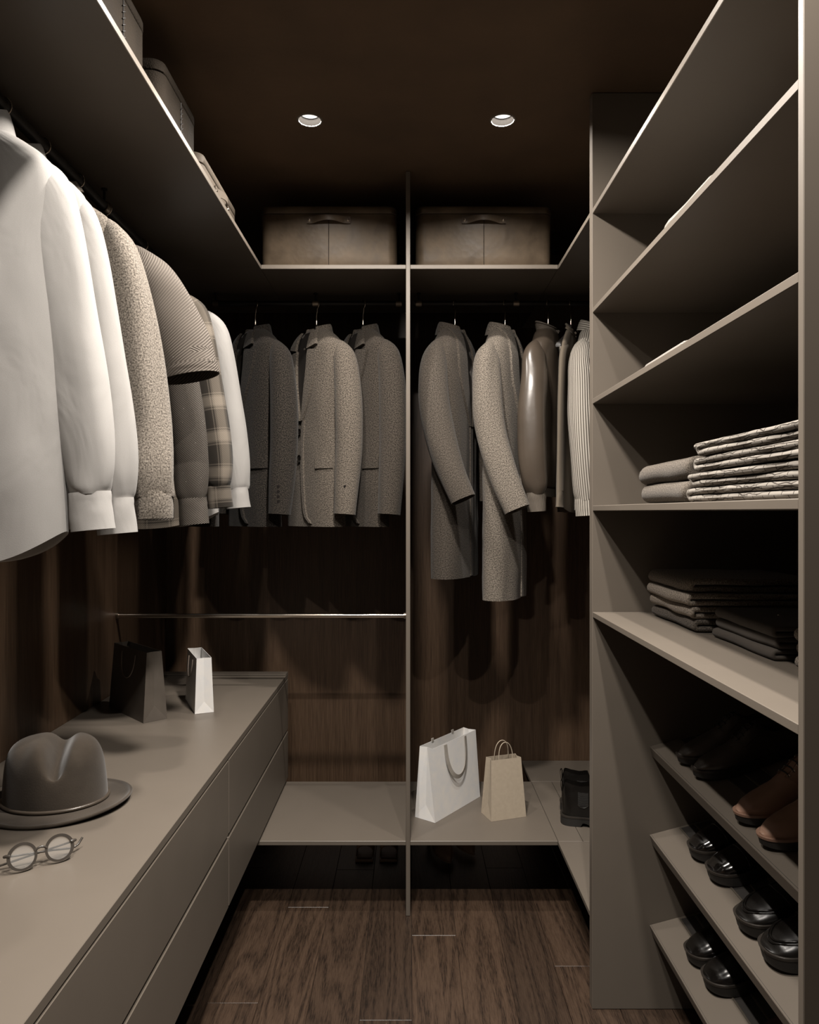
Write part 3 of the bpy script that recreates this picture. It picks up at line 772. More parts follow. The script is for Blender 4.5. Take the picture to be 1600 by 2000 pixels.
blazer(-0.815, 'dark jacket mostly hidden behind the last white shirt', 'hanger of the half-hidden dark jacket in the corner', M['tweed_dark'], 1.4, y=2.92, rz=-1.15)
blazer(-0.597, 'charcoal tweed blazer with two dark buttons, first fully seen in the back left bay', 'hanger of the charcoal tweed blazer', M['tweed_dark'], 2.9, rz=-0.86)
blazer(-0.360, 'grey-brown tweed blazer with two buttons in the middle of the back left bay', 'hanger of the middle grey-brown tweed blazer', M['tweed_mid'], 4.3)
blazer(-0.180, 'taupe tweed jacket hanging closest to the dividing panel', 'hanger of the taupe jacket beside the dividing panel', M['tweed_plain'], 5.6, rz=-0.95, nbut=0, dk=0.8)

CG = 'coats on the back right rail'
def overcoat(x, label, hlabel, mat, seed, hem, cuffz=-0.80, rz=1.13, y=RY):
    g = Garment(label, 'coat', 'overcoat', (x, y, RZB), rz, CG, mat, seed)
    g.torso([(-0.105, 0.056, 0.030, 0.010), (-0.120, 0.080, 0.038, 0.009), (-0.144, 0.110, 0.046, 0.007), (-0.172, 0.138, 0.051, 0.004), (-0.22, 0.154, 0.056, 0.0), (-0.36, 0.154, 0.060, 0), (-0.60, 0.155, 0.062, 0), (-0.9, 0.158, 0.063, 0), (hem, 0.160, 0.062, 0)], folds=0.005, nf=4)
    for sd in (1, -1):
        k = (cuffz + 0.14) / (-0.80 + 0.14)
        S = [(0.092, -0.180, 0.016, 0.030, 0.020), (0.128, -0.205, 0.018, 0.036, 0.034), (0.156, -0.245, 0.020, 0.044, 0.045), (0.178, -0.33, 0.016, 0.049, 0.053), (0.193, -0.44, 0.004, 0.051, 0.056), (0.203, -0.56, -0.022, 0.051, 0.056), (0.208, -0.69, -0.066, 0.048, 0.052), (0.208, -0.80, -0.112, 0.044, 0.047)]
        g.sleeve(sd, [(r[0], -0.14 + (r[1] + 0.14) * k, r[2] if sd < 0 else min(r[2], 0.02) * 0.15) + r[3:] for r in S], wr=0.004)
        a, b = [(sd * 0.030, -0.108), (sd * 0.036, -0.24), (sd * 0.024, -0.36), (sd * 0.004, -0.48)], [(sd * 0.078, -0.112), (sd * 0.098, -0.23), (sd * 0.08, -0.34), (sd * 0.014, -0.48)]
        g.plate('lapel', a if sd > 0 else b, b if sd > 0 else a, off=0.005, th=0.006)
    g.plate('lining', [(-0.045, -0.112), (-0.04, -0.26), (-0.004, -0.47)], [(0.045, -0.112), (0.04, -0.26), (0.004, -0.47)], M['lining'], off=0.0005, th=0.002)
    g.plate('front_edge', [(-0.010, -0.48), (-0.010, -0.8), (-0.008, hem + 0.005)], [(0.014, -0.48), (0.014, -0.8), (0.016, hem + 0.005)], off=0.004, th=0.004)
    g.collar(-0.114, 0.046, 0.040, 0.030, 0.050, gap=0.5, yc=0.014, flare=0.014, tilt=0.012)
    hanger((x, y, RZB), rz, hlabel, w=0.108, tipz=-0.176, neck=-0.104, rr=0.0105)
    return g
overcoat(0.176, 'taupe wool overcoat hanging right beside the dividing panel', 'hanger of the taupe overcoat', M['coat_brown'], 1.9, -1.055, -0.765)
overcoat(0.370, 'speckled light grey wool overcoat, the longest garment in the back right bay', 'hanger of the speckled light grey overcoat', M['coat_light'], 3.1, -1.135, -0.80)
# leather bomber
g = Garment('shiny brown bomber jacket with ribbed collar and cuffs beside the grey overcoat', 'jacket', 'bomber_jacket', (0.537, RY, RZB), 1.1, CG, M['bomber'], 4.4)
g.torso([(-0.110, 0.064, 0.034, 0.003), (-0.125, 0.086, 0.040, 0.003), (-0.152, 0.110, 0.045, 0.002), (-0.18, 0.136, 0.048, 0), (-0.23, 0.150, 0.050, 0), (-0.40, 0.154, 0.054, 0), (-0.60, 0.156, 0.055, 0), (-0.70, 0.15, 0.052, 0), (-0.715, 0.138, 0.046, 0)], folds=0.003, nf=5)
g.plate('waist_rib', [(-0.14, -0.69), (-0.14, -0.75)], [(0.14, -0.69), (0.14, -0.75)], M['bomber_rib'], off=-0.012, th=0.008, rows=4, cols=13)
for sd in (1, -1):
    g.sleeve(sd, [(0.092, -0.188, 0.012, 0.030, 0.020), (0.128, -0.210, 0.012, 0.038, 0.034), (0.158, -0.252, 0.010, 0.046, 0.042), (0.180, -0.33, 0.0, 0.052, 0.049), (0.198, -0.46, 0.002, 0.055, 0.052), (0.204, -0.60, -0.004, 0.054, 0.051), (0.204, -0.70, -0.010, 0.047, 0.045), (0.202, -0.742, -0.013, 0.032, 0.034)], wr=0.005)
    g.band(sd, [(0.202, -0.736, -0.013, 0.034, 0.037), (0.201, -0.77, -0.015, 0.033, 0.036), (0.200, -0.805, -0.017, 0.031, 0.034)], mat=M['bomber_rib'])
g.collar(-0.118, 0.050, 0.036, 0.030, 0.004, gap=0.35, mat=M['bomber_rib'], flare=0.004, yc=0.004)
g.plate('zip', [(-0.005, -0.15), (-0.005, -0.70)], [(0.005, -0.15), (0.005, -0.70)], M['steel'], off=0.003, th=0.003)
hanger((0.537, RY, RZB), 1.1, 'hanger of the shiny brown bomber jacket', w=0.108, tipz=-0.176, neck=-0.104, rr=0.0105)
# cream shirt half hidden between
g = Garment('cream shirt mostly hidden between the bomber jacket and the corduroy shirt', 'shirt', 'cream_shirt', (0.625, RY, RZB), 1.1, CG, M['cream_shirt'], 8.2)
g.torso([(-0.112, 0.050, 0.010, 0.0), (-0.128, 0.070, 0.0105, 0), (-0.152, 0.095, 0.011, 0), (-0.18, 0.115, 0.0115, 0), (-0.23, 0.125, 0.012, 0), (-0.45, 0.125, 0.012, 0), (-0.79, 0.14, 0.014, 0)], folds=0.001, tail=0.02)
for sd in (1, -1):
    g.sleeve(sd, [(0.07, -0.185, 0, 0.024, 0.0125), (0.098, -0.208, 0, 0.030, 0.0125), (0.116, -0.26, 0, 0.034, 0.0125), (0.132, -0.40, 0, 0.036, 0.0125), (0.142, -0.60, 0, 0.036, 0.0125), (0.15, -0.73, 0, 0.032, 0.0125)], wr=0.001)
    g.band(sd, [(0.15, -0.728, 0, 0.033, 0.0125), (0.151, -0.75, 0, 0.034, 0.0125), (0.153, -0.79, 0, 0.037, 0.0125)])
g.collar(-0.116, 0.046, 0.006, 0.016, 0.018, flare=0.001)
hanger((0.625, RY, RZB), 1.1, 'hanger of the half-hidden cream shirt', w=0.108, tipz=-0.176, neck=-0.104, rr=0.0105)
# corduroy overshirt
g = Garment('cream corduroy overshirt, last garment before the tall shelving unit', 'shirt', 'corduroy_overshirt', (0.711, RY, RZB), 1.1, CG, M['cord'], 6.9)
g.torso([(-0.108, 0.060, 0.032, 0.003), (-0.122, 0.086, 0.038, 0.003), (-0.148, 0.110, 0.043, 0.002), (-0.176, 0.136, 0.046, 0), (-0.22, 0.150, 0.049, 0), (-0.40, 0.155, 0.052, 0), (-0.60, 0.156, 0.053, 0), (-0.80, 0.160, 0.053, 0)], folds=0.002)
for sd in (1, -1):
    g.sleeve(sd, [(0.094, -0.182, 0.008, 0.030, 0.020), (0.132, -0.206, 0.008, 0.037, 0.034), (0.162, -0.248, 0.006, 0.045, 0.042), (0.184, -0.33, -0.004, 0.052, 0.050), (0.204, -0.46, -0.012, 0.056, 0.053), (0.212, -0.62, -0.022, 0.053, 0.051), (0.214, -0.73, -0.03, 0.046, 0.052), (0.214, -0.765, -0.033, 0.040, 0.045)], wr=0.003)
    g.band(sd, [(0.214, -0.760, -0.033, 0.0415, 0.047), (0.214, -0.785, -0.034, 0.0425, 0.048), (0.214, -0.82, -0.036, 0.0425, 0.048)])
g.collar(-0.116, 0.050, 0.036, 0.032, 0.040, yc=0.004)
hanger((0.711, RY, RZB), 1.1, 'hanger of the cream corduroy overshirt', w=0.108, tipz=-0.176, neck=-0.104, rr=0.0105)

# ------------------------------------------------------------------ storage boxes
def rrect(cx, cy, hx, hy, r, z, n=6):
    pts = []
    for (sx, sy, a0) in ((1, 1, 0), (-1, 1, 90), (-1, -1, 180), (1, -1, 270)):
        for i in range(n + 1):
            a = math.radians(a0 + 90 * i / n)
            pts.append((cx + sx * (hx - r) + r * math.cos(a), cy + sy * (hy - r) + r * math.sin(a), z))
    return pts
def storage_box(loc, rz, L, D, Hh, label, mat, group, style='strap'):
    """front is local -y; L along x."""
    t = thing('storage_box', label, 'box', loc, rz, group)
    hx, hy = L / 2, D / 2; r = 0.032; lid = 0.030
    R = [rrect(0, 0, hx - 0.004, hy - 0.004, r - 0.003, 0.0), rrect(0, 0, hx - 0.001, hy - 0.001, r, 0.004)] + [rrect(0, 0, hx - 0.001, hy - 0.001, r, 0.004 + (Hh - lid - 0.006) * i / 4) for i in range(1, 5)] + [rrect(0, 0, hx - 0.004, hy - 0.004, r, Hh - lid)]
    v, f, u = loft(R, True, True, True); mobj('body', v, f, mat, t, u)
    R = [rrect(0, 0, hx - 0.003, hy - 0.003, r, Hh - lid + 0.0006), rrect(0, 0, hx, hy, r, Hh - lid + 0.002), rrect(0, 0, hx, hy, r, Hh - 0.010), rrect(0, 0, hx - 0.003, hy - 0.003, r - 0.002, Hh - 0.003), rrect(0, 0, hx - 0.012, hy - 0.012, r - 0.01, Hh)]
    v, f, u = loft(R, True, True, True); mobj('lid', v, f, mat, t, u, angle=70)
    zs = Hh - lid
    if style == 'strap':
        box('seam', -0.0012, 0.0012, -hy - 0.0012, -hy + 0.002, 0.004, zs - 0.002, M['box_dark'], t, bev=0.0004)
        w = 0.078; zc = zs - 0.024; rows = []
        for i in range(21):
            f_ = i / 20 * 2 - 1; x = f_ * w; lift = 0.014 * max(0, math.cos(f_ * PI / 2 / 0.72)) if abs(f_) < 0.72 else 0.0
            zz = zc + (0.005 * math.cos(f_ * PI / 2 / 0.72) if abs(f_) < 0.72 else 0); hh = 0.0125 - (0.003 * math.cos(f_ * PI / 2 / 0.72) if abs(f_) < 0.72 else 0)
            y0 = -hy - 0.0004 - lift
            rows.append([(x, y0, zz - hh), (x, y0 - 0.0035, zz - hh), (x, y0 - 0.0035, zz + hh), (x, y0, zz + hh)])
        v, f, u = loft(rows, True, True, True); ho = mobj('handle', v, f, mat, t, u)
        for sx in (-1, 1):
            o = lathe('rivet', [(0.0003, 0.004), (0.004, 0.003), (0.006, 0.0)], M['steel'], ho, 12)
            o.location = (sx * 0.069, -hy - 0.0040, zc); o.rotation_euler = (PI / 2, 0, 0)
    else:
        # stitched vertical seam: a groove strip with cross stitches above it
        box('seam', -0.0016, 0.0016, -hy - 0.0008, -hy + 0.002, 0.004, zs - 0.002, M['lining'], t, bev=0.0004)
        for i in range(7):
            z = zs * 0.45 + i * (zs * 0.5) / 7
            tube('stitch', [(-0.006, -hy - 0.001, z), (0.0, -hy - 0.0035, z + 0.004), (0.006, -hy - 0.001, z + 0.009)], 0.0013, M['lining'], t, 6)
    return t
BXG = 'storage boxes on the overhead shelf'
storage_box((-0.2895, Y1 + 0.07 + 0.19, TOPZ + 0.0004), 0, 0.490, 0.38, 0.2360, 'tan leather storage box with strap handle left of the dividing panel', M['box'], BXG)
storage_box((0.2665, Y1 + 0.07 + 0.19, TOPZ + 0.0004), 0, 0.490, 0.38, 0.2360, 'tan leather storage box with strap handle right of the dividing panel', M['box'], BXG)
storage_box((-0.58 - 0.17, 1.505, TOPZ + 0.0004), PI / 2, 0.275, 0.34, 0.212, 'dark brown stitched leather box nearest the viewer above the shirts', M['box_dark'], BXG, 'stitch')
storage_box((-0.58 - 0.17, 1.885, TOPZ + 0.0004), PI / 2, 0.285, 0.34, 0.208, 'dark brown stitched leather box in the middle of the left overhead shelf', M['box_dark'], BXG, 'stitch')
storage_box((-0.58 - 0.17, 2.285, TOPZ + 0.0004), PI / 2, 0.42, 0.34, 0.150, 'low pale leather box with strap handle at the far end of the left overhead shelf', M['box_light'], BXG)

# ------------------------------------------------------------------ paper bags
def paper_bag(p0, p_long, p_short, zb, h, label, mat, kind, top=(0.94, 0.62), fold=0.6, gus=0.20, handle='cord', hdrop=None):
    """p0: the bottom corner nearest the viewer; p_long / p_short: ends of its long and short bottom edges (x, y)."""
    p0, pl, ps = Vector((*p0, 0)), Vector((*p_long, 0)), Vector((*p_short, 0))
    ex = (pl - p0); L = ex.length; ex.normalize(); ey = (ps - p0); ey -= ex * ey.dot(ex); D = ey.length; ey.normalize()
    flip = ex.cross(ey).z < 0
    t = thing('paper_bag', label, 'bag', (p0.x, p0.y, zb + 0.0006), 0, 'paper shopping bags')
    # local frame along the bag
    def W(a, b, z): q = ex * a + ey * b; return Vector((q.x, q.y, z))
    tl, td = L * (1 - top[0]) / 2, D * (1 - top[1]) / 2
    B = [(0, 0), (L, 0), (L, D), (0, D)]
    Tt = [(tl, td), (L - tl, td), (L - tl, D - td), (tl, D - td)]
    V = [W(a, b, 0) for a, b in B] + [W(a, b, h) for a, b in Tt]
    zf = D * fold                     # apex of the bottom triangle on the short sides
    def lerp(i, z): a0, b0 = B[i]; a1, b1 = Tt[i]; f = z / h; return a0 + (a1 - a0) * f, b0 + (b1 - b0) * f
    mid = D / 2
    ap = lerp(0, zf)[0]; V.append(W(ap + 0.005, mid, zf))           # 8 apex, side a = 0
    V.append(W(tl + gus * D * 0.42, mid, h))                          # 9 gusset top, side a = 0
    V.append(W(L - ap - 0.005, mid, zf))                              # 10
    V.append(W(L - tl - gus * D * 0.42, mid, h))                      # 11
    F = [(0, 1, 5, 4), (2, 3, 7, 6), (0, 3, 2, 1),
         (3, 0, 8), (0, 4, 9, 8), (3, 8, 9, 7),
         (1, 2, 10), (1, 10, 11, 5), (2, 6, 11, 10)]
    if flip: F = [tuple(reversed(q)) for q in F]
    o = mobj('body', V, F, mat, t, smooth=False)
    sm = o.modifiers.new('paper', 'SOLIDIFY'); sm.thickness = 0.0012; sm.offset = -1
    for b, sgn in ((td, -1), (D - td, 1)):
        zt = h * 0.985
        def on(a, z, out): f = z / h; y0 = 0 if sgn < 0 else D; bb = y0 + (b - y0) * f; return W(a, bb + sgn * out, z)
        c, w = L / 2, L * (0.19 if handle != 'twist' else 0.2)
        if handle == 'cord':
            dr = hdrop or 0.36 * h
            pts = [on(c + w * math.cos(PI * i / 20), h * 0.92 - dr * math.sin(PI * i / 20) ** 0.8, 0.003 + 0.004 * math.sin(PI * i / 20)) for i in range(21)]
            tube('handle', pts, 0.0018, M['cord_dark'], t, 6)
        elif handle == 'ribbon':
            if sgn < 0:
                dr = hdrop or 0.45 * h
                rows = []
                for i in range(25):
                    a = PI * i / 24; q = on(c + w * 1.15 * math.cos(a), h * 0.985 - dr * math.sin(a) ** 0.75, 0.003 + 0.010 * math.sin(a))
                    nx = math.cos(a) * 0.008; nz = -math.sin(a) * 0.008
                    d_ = W(1, 0, 0) - W(0, 0, 0); out = (W(0, -1, 0) - W(0, 0, 0)) * 0.001
                    p1 = q + d_ * nx + Vector((0, 0, nz)) - out; p2 = q - d_ * nx - Vector((0, 0, nz)) + out
                    th = out * 1.2
                    rows.append([p1 - th, p1 + th, p2 + th, p2 - th])
                v, f, u = loft(rows, True, True, True); mobj('handle', v, f, M['ribbon_grey'], t, u)
            else:
                for sg in (-1, 1):
                    q = W(c + sg * w * 1.15, D - td, h)
                    o2 = bobj('handle_tab', box_bm(-0.007, 0.007, -0.002, 0.002, -0.004, 0.010, 0.0006), M['ribbon_grey'], t)
                    o2.location = q; o2.rotation_euler = (0, 0, math.atan2(ex.y, ex.x))
        else:
            pts = [on(c + w * math.cos(PI * i / 20), h * 0.93 + 0.075 * math.sin(PI * i / 20) ** 0.65, -0.003) for i in range(21)]
            tube('handle', pts, 0.0017, mat, t, 6)
    return t
paper_bag((-0.8676, 2.419), (-1.062, 2.622), (-0.7997, 2.467), CTOP, 0.226, 'dark umber paper bag with cord handle on the drawer cabinet', M['bag_dark'], 'cord')
paper_bag((-0.7316, 2.529), (-0.826, 2.735), (-0.6738, 2.556), CTOP, 0.187, 'small white paper bag beside the dark bag on the drawer cabinet', M['bag_white'], 'cord', top=(0.94, 0.78))
paper_bag((0.0944, 2.7386), (0.285, 2.994), (0.0180, 2.790), BZ, 0.268, 'large white paper bag with ribbon handles on the low bench', M['bag_white'], 'ribbon', top=(0.96, 0.62), handle='ribbon', hdrop=0.135)
paper_bag((0.3027, 2.75), (0.44, 2.797), (0.2718, 2.835), BZ, 0.218, 'small beige paper bag with twisted paper handles on the low bench', M['bag_kraft'], 'twist', top=(0.86, 0.5), handle='twist')

# ------------------------------------------------------------------ hat and glasses
ht = thing('felt_hat', 'brown felt hat with creased crown lying on the drawer cabinet', 'hat', (-0.836, 1.755, CTOP + 0.0005), 0.0)
def crown():
    n, rings = 72, []
    prof = [(1.0, 0.0), (0.997, 0.012), (0.985, 0.035), (0.965, 0.062), (0.935, 0.088), (0.885, 0.110), (0.80, 0.128), (0.68, 0.139), (0.54, 0.144), (0.40, 0.146), (0.27, 0.147), (0.14, 0.1475), (0.02, 0.1475)]
    prof = catmull(prof, 34)
    ax = math.radians(74)                      # direction of the crease, front towards the viewer's right
    fx, fy = math.cos(-ax), math.sin(-ax)
    for (r, z) in prof:
        ring = []
        for k in range(n):
            a = 2 * PI * k / n; x, y = 0.117 * r * math.cos(a), 0.098 * r * math.sin(a)
            al = x * fx + y * fy; ac = -x * fy + y * fx
            top = max(0.0, min(1.0, (z - 0.045) / 0.10)); top = top * top * (3 - 2 * top)
            dent = 0.064 * math.exp(-(abs(ac - 0.014) / 0.022) ** 2.0) * top ** 1.6 * (0.68 + 0.55 * max(-0.6, al / 0.1))
            # pinches either side of the front
            for s_ in (-1, 1):
                dent += 0.012 * top * math.exp(-((al - 0.062) / 0.03) ** 2 - ((ac - s_ * 0.062) / 0.022) ** 2)
            lean = 0.010 * (z / 0.147)
            ring.append((x - lean * 0.3, y, 0.012 + z - dent))
        rings.append(ring)
    return loft(rings, True, False, True)
v, f, u = crown(); mobj('crown', v, f, M['felt'], ht, u, angle=80)
def brim():
    n = 96; rings = []
    prof = [(0.62, 0.012), (0.70, 0.0115), (0.80, 0.010), (0.90, 0.010), (0.955, 0.0115), (0.962, 0.0140), (0.985, 0.0150), (1.0, 0.0125), (0.995, 0.0085), (0.97, 0.0070), (0.90, 0.0055), (0.80, 0.0055), (0.62, 0.007)]
    for r, z in prof:
        ring = []
        for k in range(n):
            a = 2 * PI * k / n; q = max(0, (r - 0.6) / 0.4)
            lift = q * q * (0.006 * math.cos(2 * a) - 0.001) + 0.0
            ring.append((0.172 * r * math.cos(a), 0.152 * r * math.sin(a), max(0.0, z + lift)))
        rings.append(ring)
    return loft(rings + [rings[0]], True)
v, f, u = brim(); mobj('brim', v, f, M['felt'], ht, u, angle=80)
tube('cord_band', [(0.1185 * math.cos(2 * PI * i / 64), 0.0995 * math.sin(2 * PI * i / 64), 0.0160) for i in range(65)], 0.0042, M['ribbon'], ht, 10, caps=False)

gl = thing('eyeglasses', 'round eyeglasses with taupe frame in front of the hat', 'glasses', (-0.712, 1.4385, CTOP + 0.0008), math.radians(36))
tilt = math.radians(-22)
def gp(x, z, y=0.0):              # a point of the frame front, which leans back on the temples
    return Vector((x, y * math.cos(tilt) - z * math.sin(tilt), z * math.cos(tilt) + y * math.sin(tilt)))
LR = 0.0225
for sd in (-1, 1):
    cx, cz = sd * 0.0325, LR + 0.0045
    rings = []
    for k in range(48):
        a = 2 * PI * k / 48; c, s_ = math.cos(a), math.sin(a)
        wide = 0.0032 + 0.0012 * max(0, s_) + 0.0016 * max(0, c * sd) ** 3
        ri, ro = LR - 0.0012, LR + wide
        rings.append([gp(cx + ri * c, cz + ri * 0.97 * s_, -0.0018), gp(cx + ro * c, cz + ro * 0.97 * s_, -0.0018), gp(cx + ro * c, cz + ro * 0.97 * s_, 0.0020), gp(cx + ri * c, cz + ri * 0.97 * s_, 0.0020)])
    v, f, u = loft(rings + [rings[0]], True); mobj('rim', v, f, M['frame'], gl, u)
    ring0 = [gp(cx + (LR - 0.0006) * math.cos(2 * PI * k / 40), cz + (LR - 0.0006) * 0.97 * math.sin(2 * PI * k / 40), -0.0004) for k in range(40)]
    ring1 = [gp(cx + (LR - 0.0006) * math.cos(2 * PI * k / 40), cz + (LR - 0.0006) * 0.97 * math.sin(2 * PI * k / 40), 0.0008) for k in range(40)]
    v, f, u = loft([ring0, ring1], True, True, True); mobj('lens', v, f, M['lens'], gl, u)
    # end piece and folded temple
    ep = [gp(sd * (0.0545), cz + 0.006, 0.0), gp(sd * 0.0605, cz + 0.0075, 0.0005), gp(sd * 0.0640, cz + 0.0075, 0.004)]
    tube('end_piece', ep, [0.0042, 0.0034, 0.0026], M['frame'], gl, 8)
    h0 = gp(sd * 0.0635, cz + 0.0065, 0.005 + (0.0045 if sd > 0 else 0.0))
    end = Vector((-sd * 0.066, h0.y + 0.016, 0.0075 if sd > 0 else 0.010))
    tip = Vector((-sd * 0.082, h0.y + 0.024, 0.0035 if sd > 0 else 0.022))
    path = [Vector((sd * 0.0635, h0.y, h0.z))] + [h0.lerp(end, q) for q in (0.12, 0.4, 0.7, 1.0)] + [tip]
    tube('temple', catmull([tuple(p) for p in path], 16), [0.0020] * 10 + [0.0023] * 6, M['frame'], gl, 8)
br = [gp(-0.0115, LR + 0.009, 0), gp(-0.006, LR + 0.0135, -0.0015), gp(0, LR + 0.015, -0.002), gp(0.006, LR + 0.0135, -0.0015), gp(0.0115, LR + 0.009, 0)]
tube('bridge', br, 0.0024, M['frame'], gl, 8)

# ------------------------------------------------------------------ shoes
W_ROUND = [(0.0, 0.0), (0.02, 0.016), (0.06, 0.027), (0.14, 0.0325), (0.28, 0.0325), (0.42, 0.0345), (0.58, 0.0425), (0.72, 0.0475), (0.84, 0.0460), (0.92, 0.0385), (0.97, 0.026), (0.993, 0.011), (1.0, 0.0)]
W_ALMOND = [(0.0, 0.0), (0.02, 0.016), (0.06, 0.026), (0.14, 0.0315), (0.28, 0.0315), (0.42, 0.0335), (0.58, 0.0415), (0.70, 0.0450), (0.82, 0.0405), (0.90, 0.0325), (0.96, 0.022), (0.99, 0.011), (1.0, 0.0)]
H_DERBY = [(0.0, 0.070), (0.05, 0.078), (0.15, 0.070), (0.26, 0.066), (0.34, 0.078), (0.40, 0.092), (0.46, 0.086), (0.56, 0.070), (0.68, 0.056), (0.80, 0.049), (0.90, 0.043), (0.97, 0.034), (1.0, 0.022)]
H_LOAFER = [(0.0, 0.066), (0.05, 0.072), (0.15, 0.064), (0.30, 0.058), (0.42, 0.064), (0.50, 0.072), (0.58, 0.070), (0.70, 0.062), (0.82, 0.055), (0.91, 0.048), (0.97, 0.038), (1.0, 0.024)]
H_BOOT = [(0.0, 0.150), (0.05, 0.154), (0.14, 0.147), (0.24, 0.143), (0.34, 0.147), (0.40, 0.142), (0.45, 0.120), (0.52, 0.090), (0.62, 0.070), (0.76, 0.058), (0.88, 0.052), (0.97, 0.038), (1.0, 0.024)]
def foot_width(wt, t):
    """half width of a shoe's outline; rounded off like a superellipse at heel and toe."""
    toe, pk, e = {id(W_ROUND): (0.72, 0.0475, 2.3), id(W_ALMOND): (0.70, 0.0450, 1.8)}.get(id(wt), (0.70, 0.039, 1.25))
    if t > toe: return pk * max(0.0, 1 - ((t - toe) / (1 - toe)) ** e) ** (1 / e)
    if t < 0.14: return lerp_tab(wt, 0.14) * max(0.0, 1 - ((0.14 - t) / 0.14) ** 2.2) ** (1 / 2.2)
    return lerp_tab(wt, t)
class Shoe:
    """heel at x = 0, toe at x = L, the sole on z = 0."""
    def __init__(s, name, label, group, mtx, mat, L=0.285, wt=W_ROUND, ht=H_DERBY, sole=0.022, open_to=0.34, boot=False, sole_mat='sole', welt='stitch', bulk=1.0, cat='shoe', heel=0.012, lip=0.004):
        s.root = thing(name, label, cat, (0, 0, 0), 0, group); s.root.matrix_world = mtx
        s.L, s.wt, s.ht, s.sole, s.mat, s.bulk = L, wt, ht, sole, mat, bulk
        s.open_to = open_to; s.boot = boot
        rings = []; N = 52
        for i in range(N + 1):
            t = 0.5 - 0.5 * math.cos(PI * i / N); t = min(max(t, 0.002), 0.998)
            rings.append(s.ring(t))
        v, f, u = loft(rings, True, True, True)
        mobj('upper', v, f, mat, s.root, u, angle=75)
        # sole with its own outline
        for nm, z0, z1, ex, mt in (('sole', 0.0, sole - 0.004, lip, sole_mat), ('welt', sole - 0.0045, sole + 0.0005, lip + 0.0012, welt)):
            rr = []
            for i in range(N + 1):
                t = 0.5 - 0.5 * math.cos(PI * i / N)
                w = foot_width(wt, min(max(t, 0.001), 0.999)) * bulk + ex * min(1, 30 * min(t, 1 - t) + 0.3)
                x = -ex + t * (L + 2 * ex)
                zb = z0
                if nm == 'sole':
                    if 0.255 < t < 0.40: zb = heel * min(1, (t - 0.255) / 0.008) * min(1, (0.40 - t) / 0.09)
                    if t > 0.80: zb = 0.010 * ((t - 0.80) / 0.2) ** 2
                zt_ = z1 + (0.006 * ((t - 0.80) / 0.2) ** 2 if t > 0.80 else 0)
                zb_ = zb if nm == 'sole' else z0 + (0.006 * ((t - 0.80) / 0.2) ** 2 if t > 0.80 else 0)
                rr.append([(x, -w, zb_), (x, w, zb_), (x, w, zt_), (x, -w, zt_)])
            v, f, u = loft(rr, True, True, True); mobj(nm, v, f, M[mt], s.root, u, angle=62)
    def prof(s, t):
        w = foot_width(s.wt, t) * s.bulk; h = lerp_tab(s.ht, t); z0 = s.sole - 0.001 + (0.006 * ((t - 0.80) / 0.2) ** 2 if t > 0.80 else 0)
        h = max(h, z0 + 0.004)
        return w, h, z0
    def point(s, t, a, off=0.0):
        """a in 0..pi goes over the shoe from the -y side to the +y side."""
        w, h, z0 = s.prof(t)
        e = 2.5 if t > 0.5 else 2.5 + 1.5 * (0.5 - t) / 0.5
        c, q = math.cos(a), math.sin(a)
        narrow = 1.0
        y = -math.copysign(abs(c) ** (2 / e), c); z = abs(q) ** (2 / 2.1)
        zz = z0 + (h - z0) * z
        # the ankle is narrower than the foot
        if t < 0.5:
            k = max(0.0, (zz - 0.045)) / 0.06; narrow = 1 - 0.10 * min(1.4, k) * (1 if not s.boot else 0.4)
        p = Vector((t * s.L, y * w * narrow, zz))
        if off:
            n = Vector((0.12, y * 1.0, 0.35 + z * 0.9)).normalized(); p += n * off
        return p
    def ring(s, t):
        w, h, z0 = s.prof(t); n = 30; pts = []
        for k in range(n + 1):
            pts.append(s.point(t, PI * k / n))
        if t < s.open_to + 0.03 and t > 0.015:
            # sink the throat of the shoe: middle part of the arch goes inside
            f = min(1.0, (s.open_to + 0.03 - t) / 0.03) * min(1.0, (t - 0.015) / 0.02)
            wi = max(0.003, w * 0.86 - 0.004)
            for k in range(8, n - 7):
                q = (k - 8) / (n - 16) * 2 - 1          # -1 .. 1 across
                depth = (1 - abs(q) ** 10)
                inner = Vector((t * s.L, q * wi * 0.88, h - 0.001 - (h - z0 - 0.006) * depth * 0.92))
                pts[k] = pts[k].lerp(inner, f)
        return pts
    def line(s, name, pts, r, mat, off=0.0005, n=6, parent=None):
        return tube(name, [s.point(t, a, off) for t, a in pts], r, mat, parent or s.root, n)
    def patch(s, name, quad, mat, off=0.0012, nu=10, nv=10):
        """quad: function (u, v) -> (t, a); a raised panel on the upper."""
        rows = []
        for i in range(nu + 1):
            top = [s.point(*quad(i / nu, j / nv), off) for j in range(nv + 1)]
            bot = [s.point(*quad(i / nu, j / nv), -0.001) for j in reversed(range(nv + 1))]
            rows.append(top + bot)
        v, f, u = loft(rows, True, True, True); return mobj(name, v, f, mat, s.root, u, angle=50)

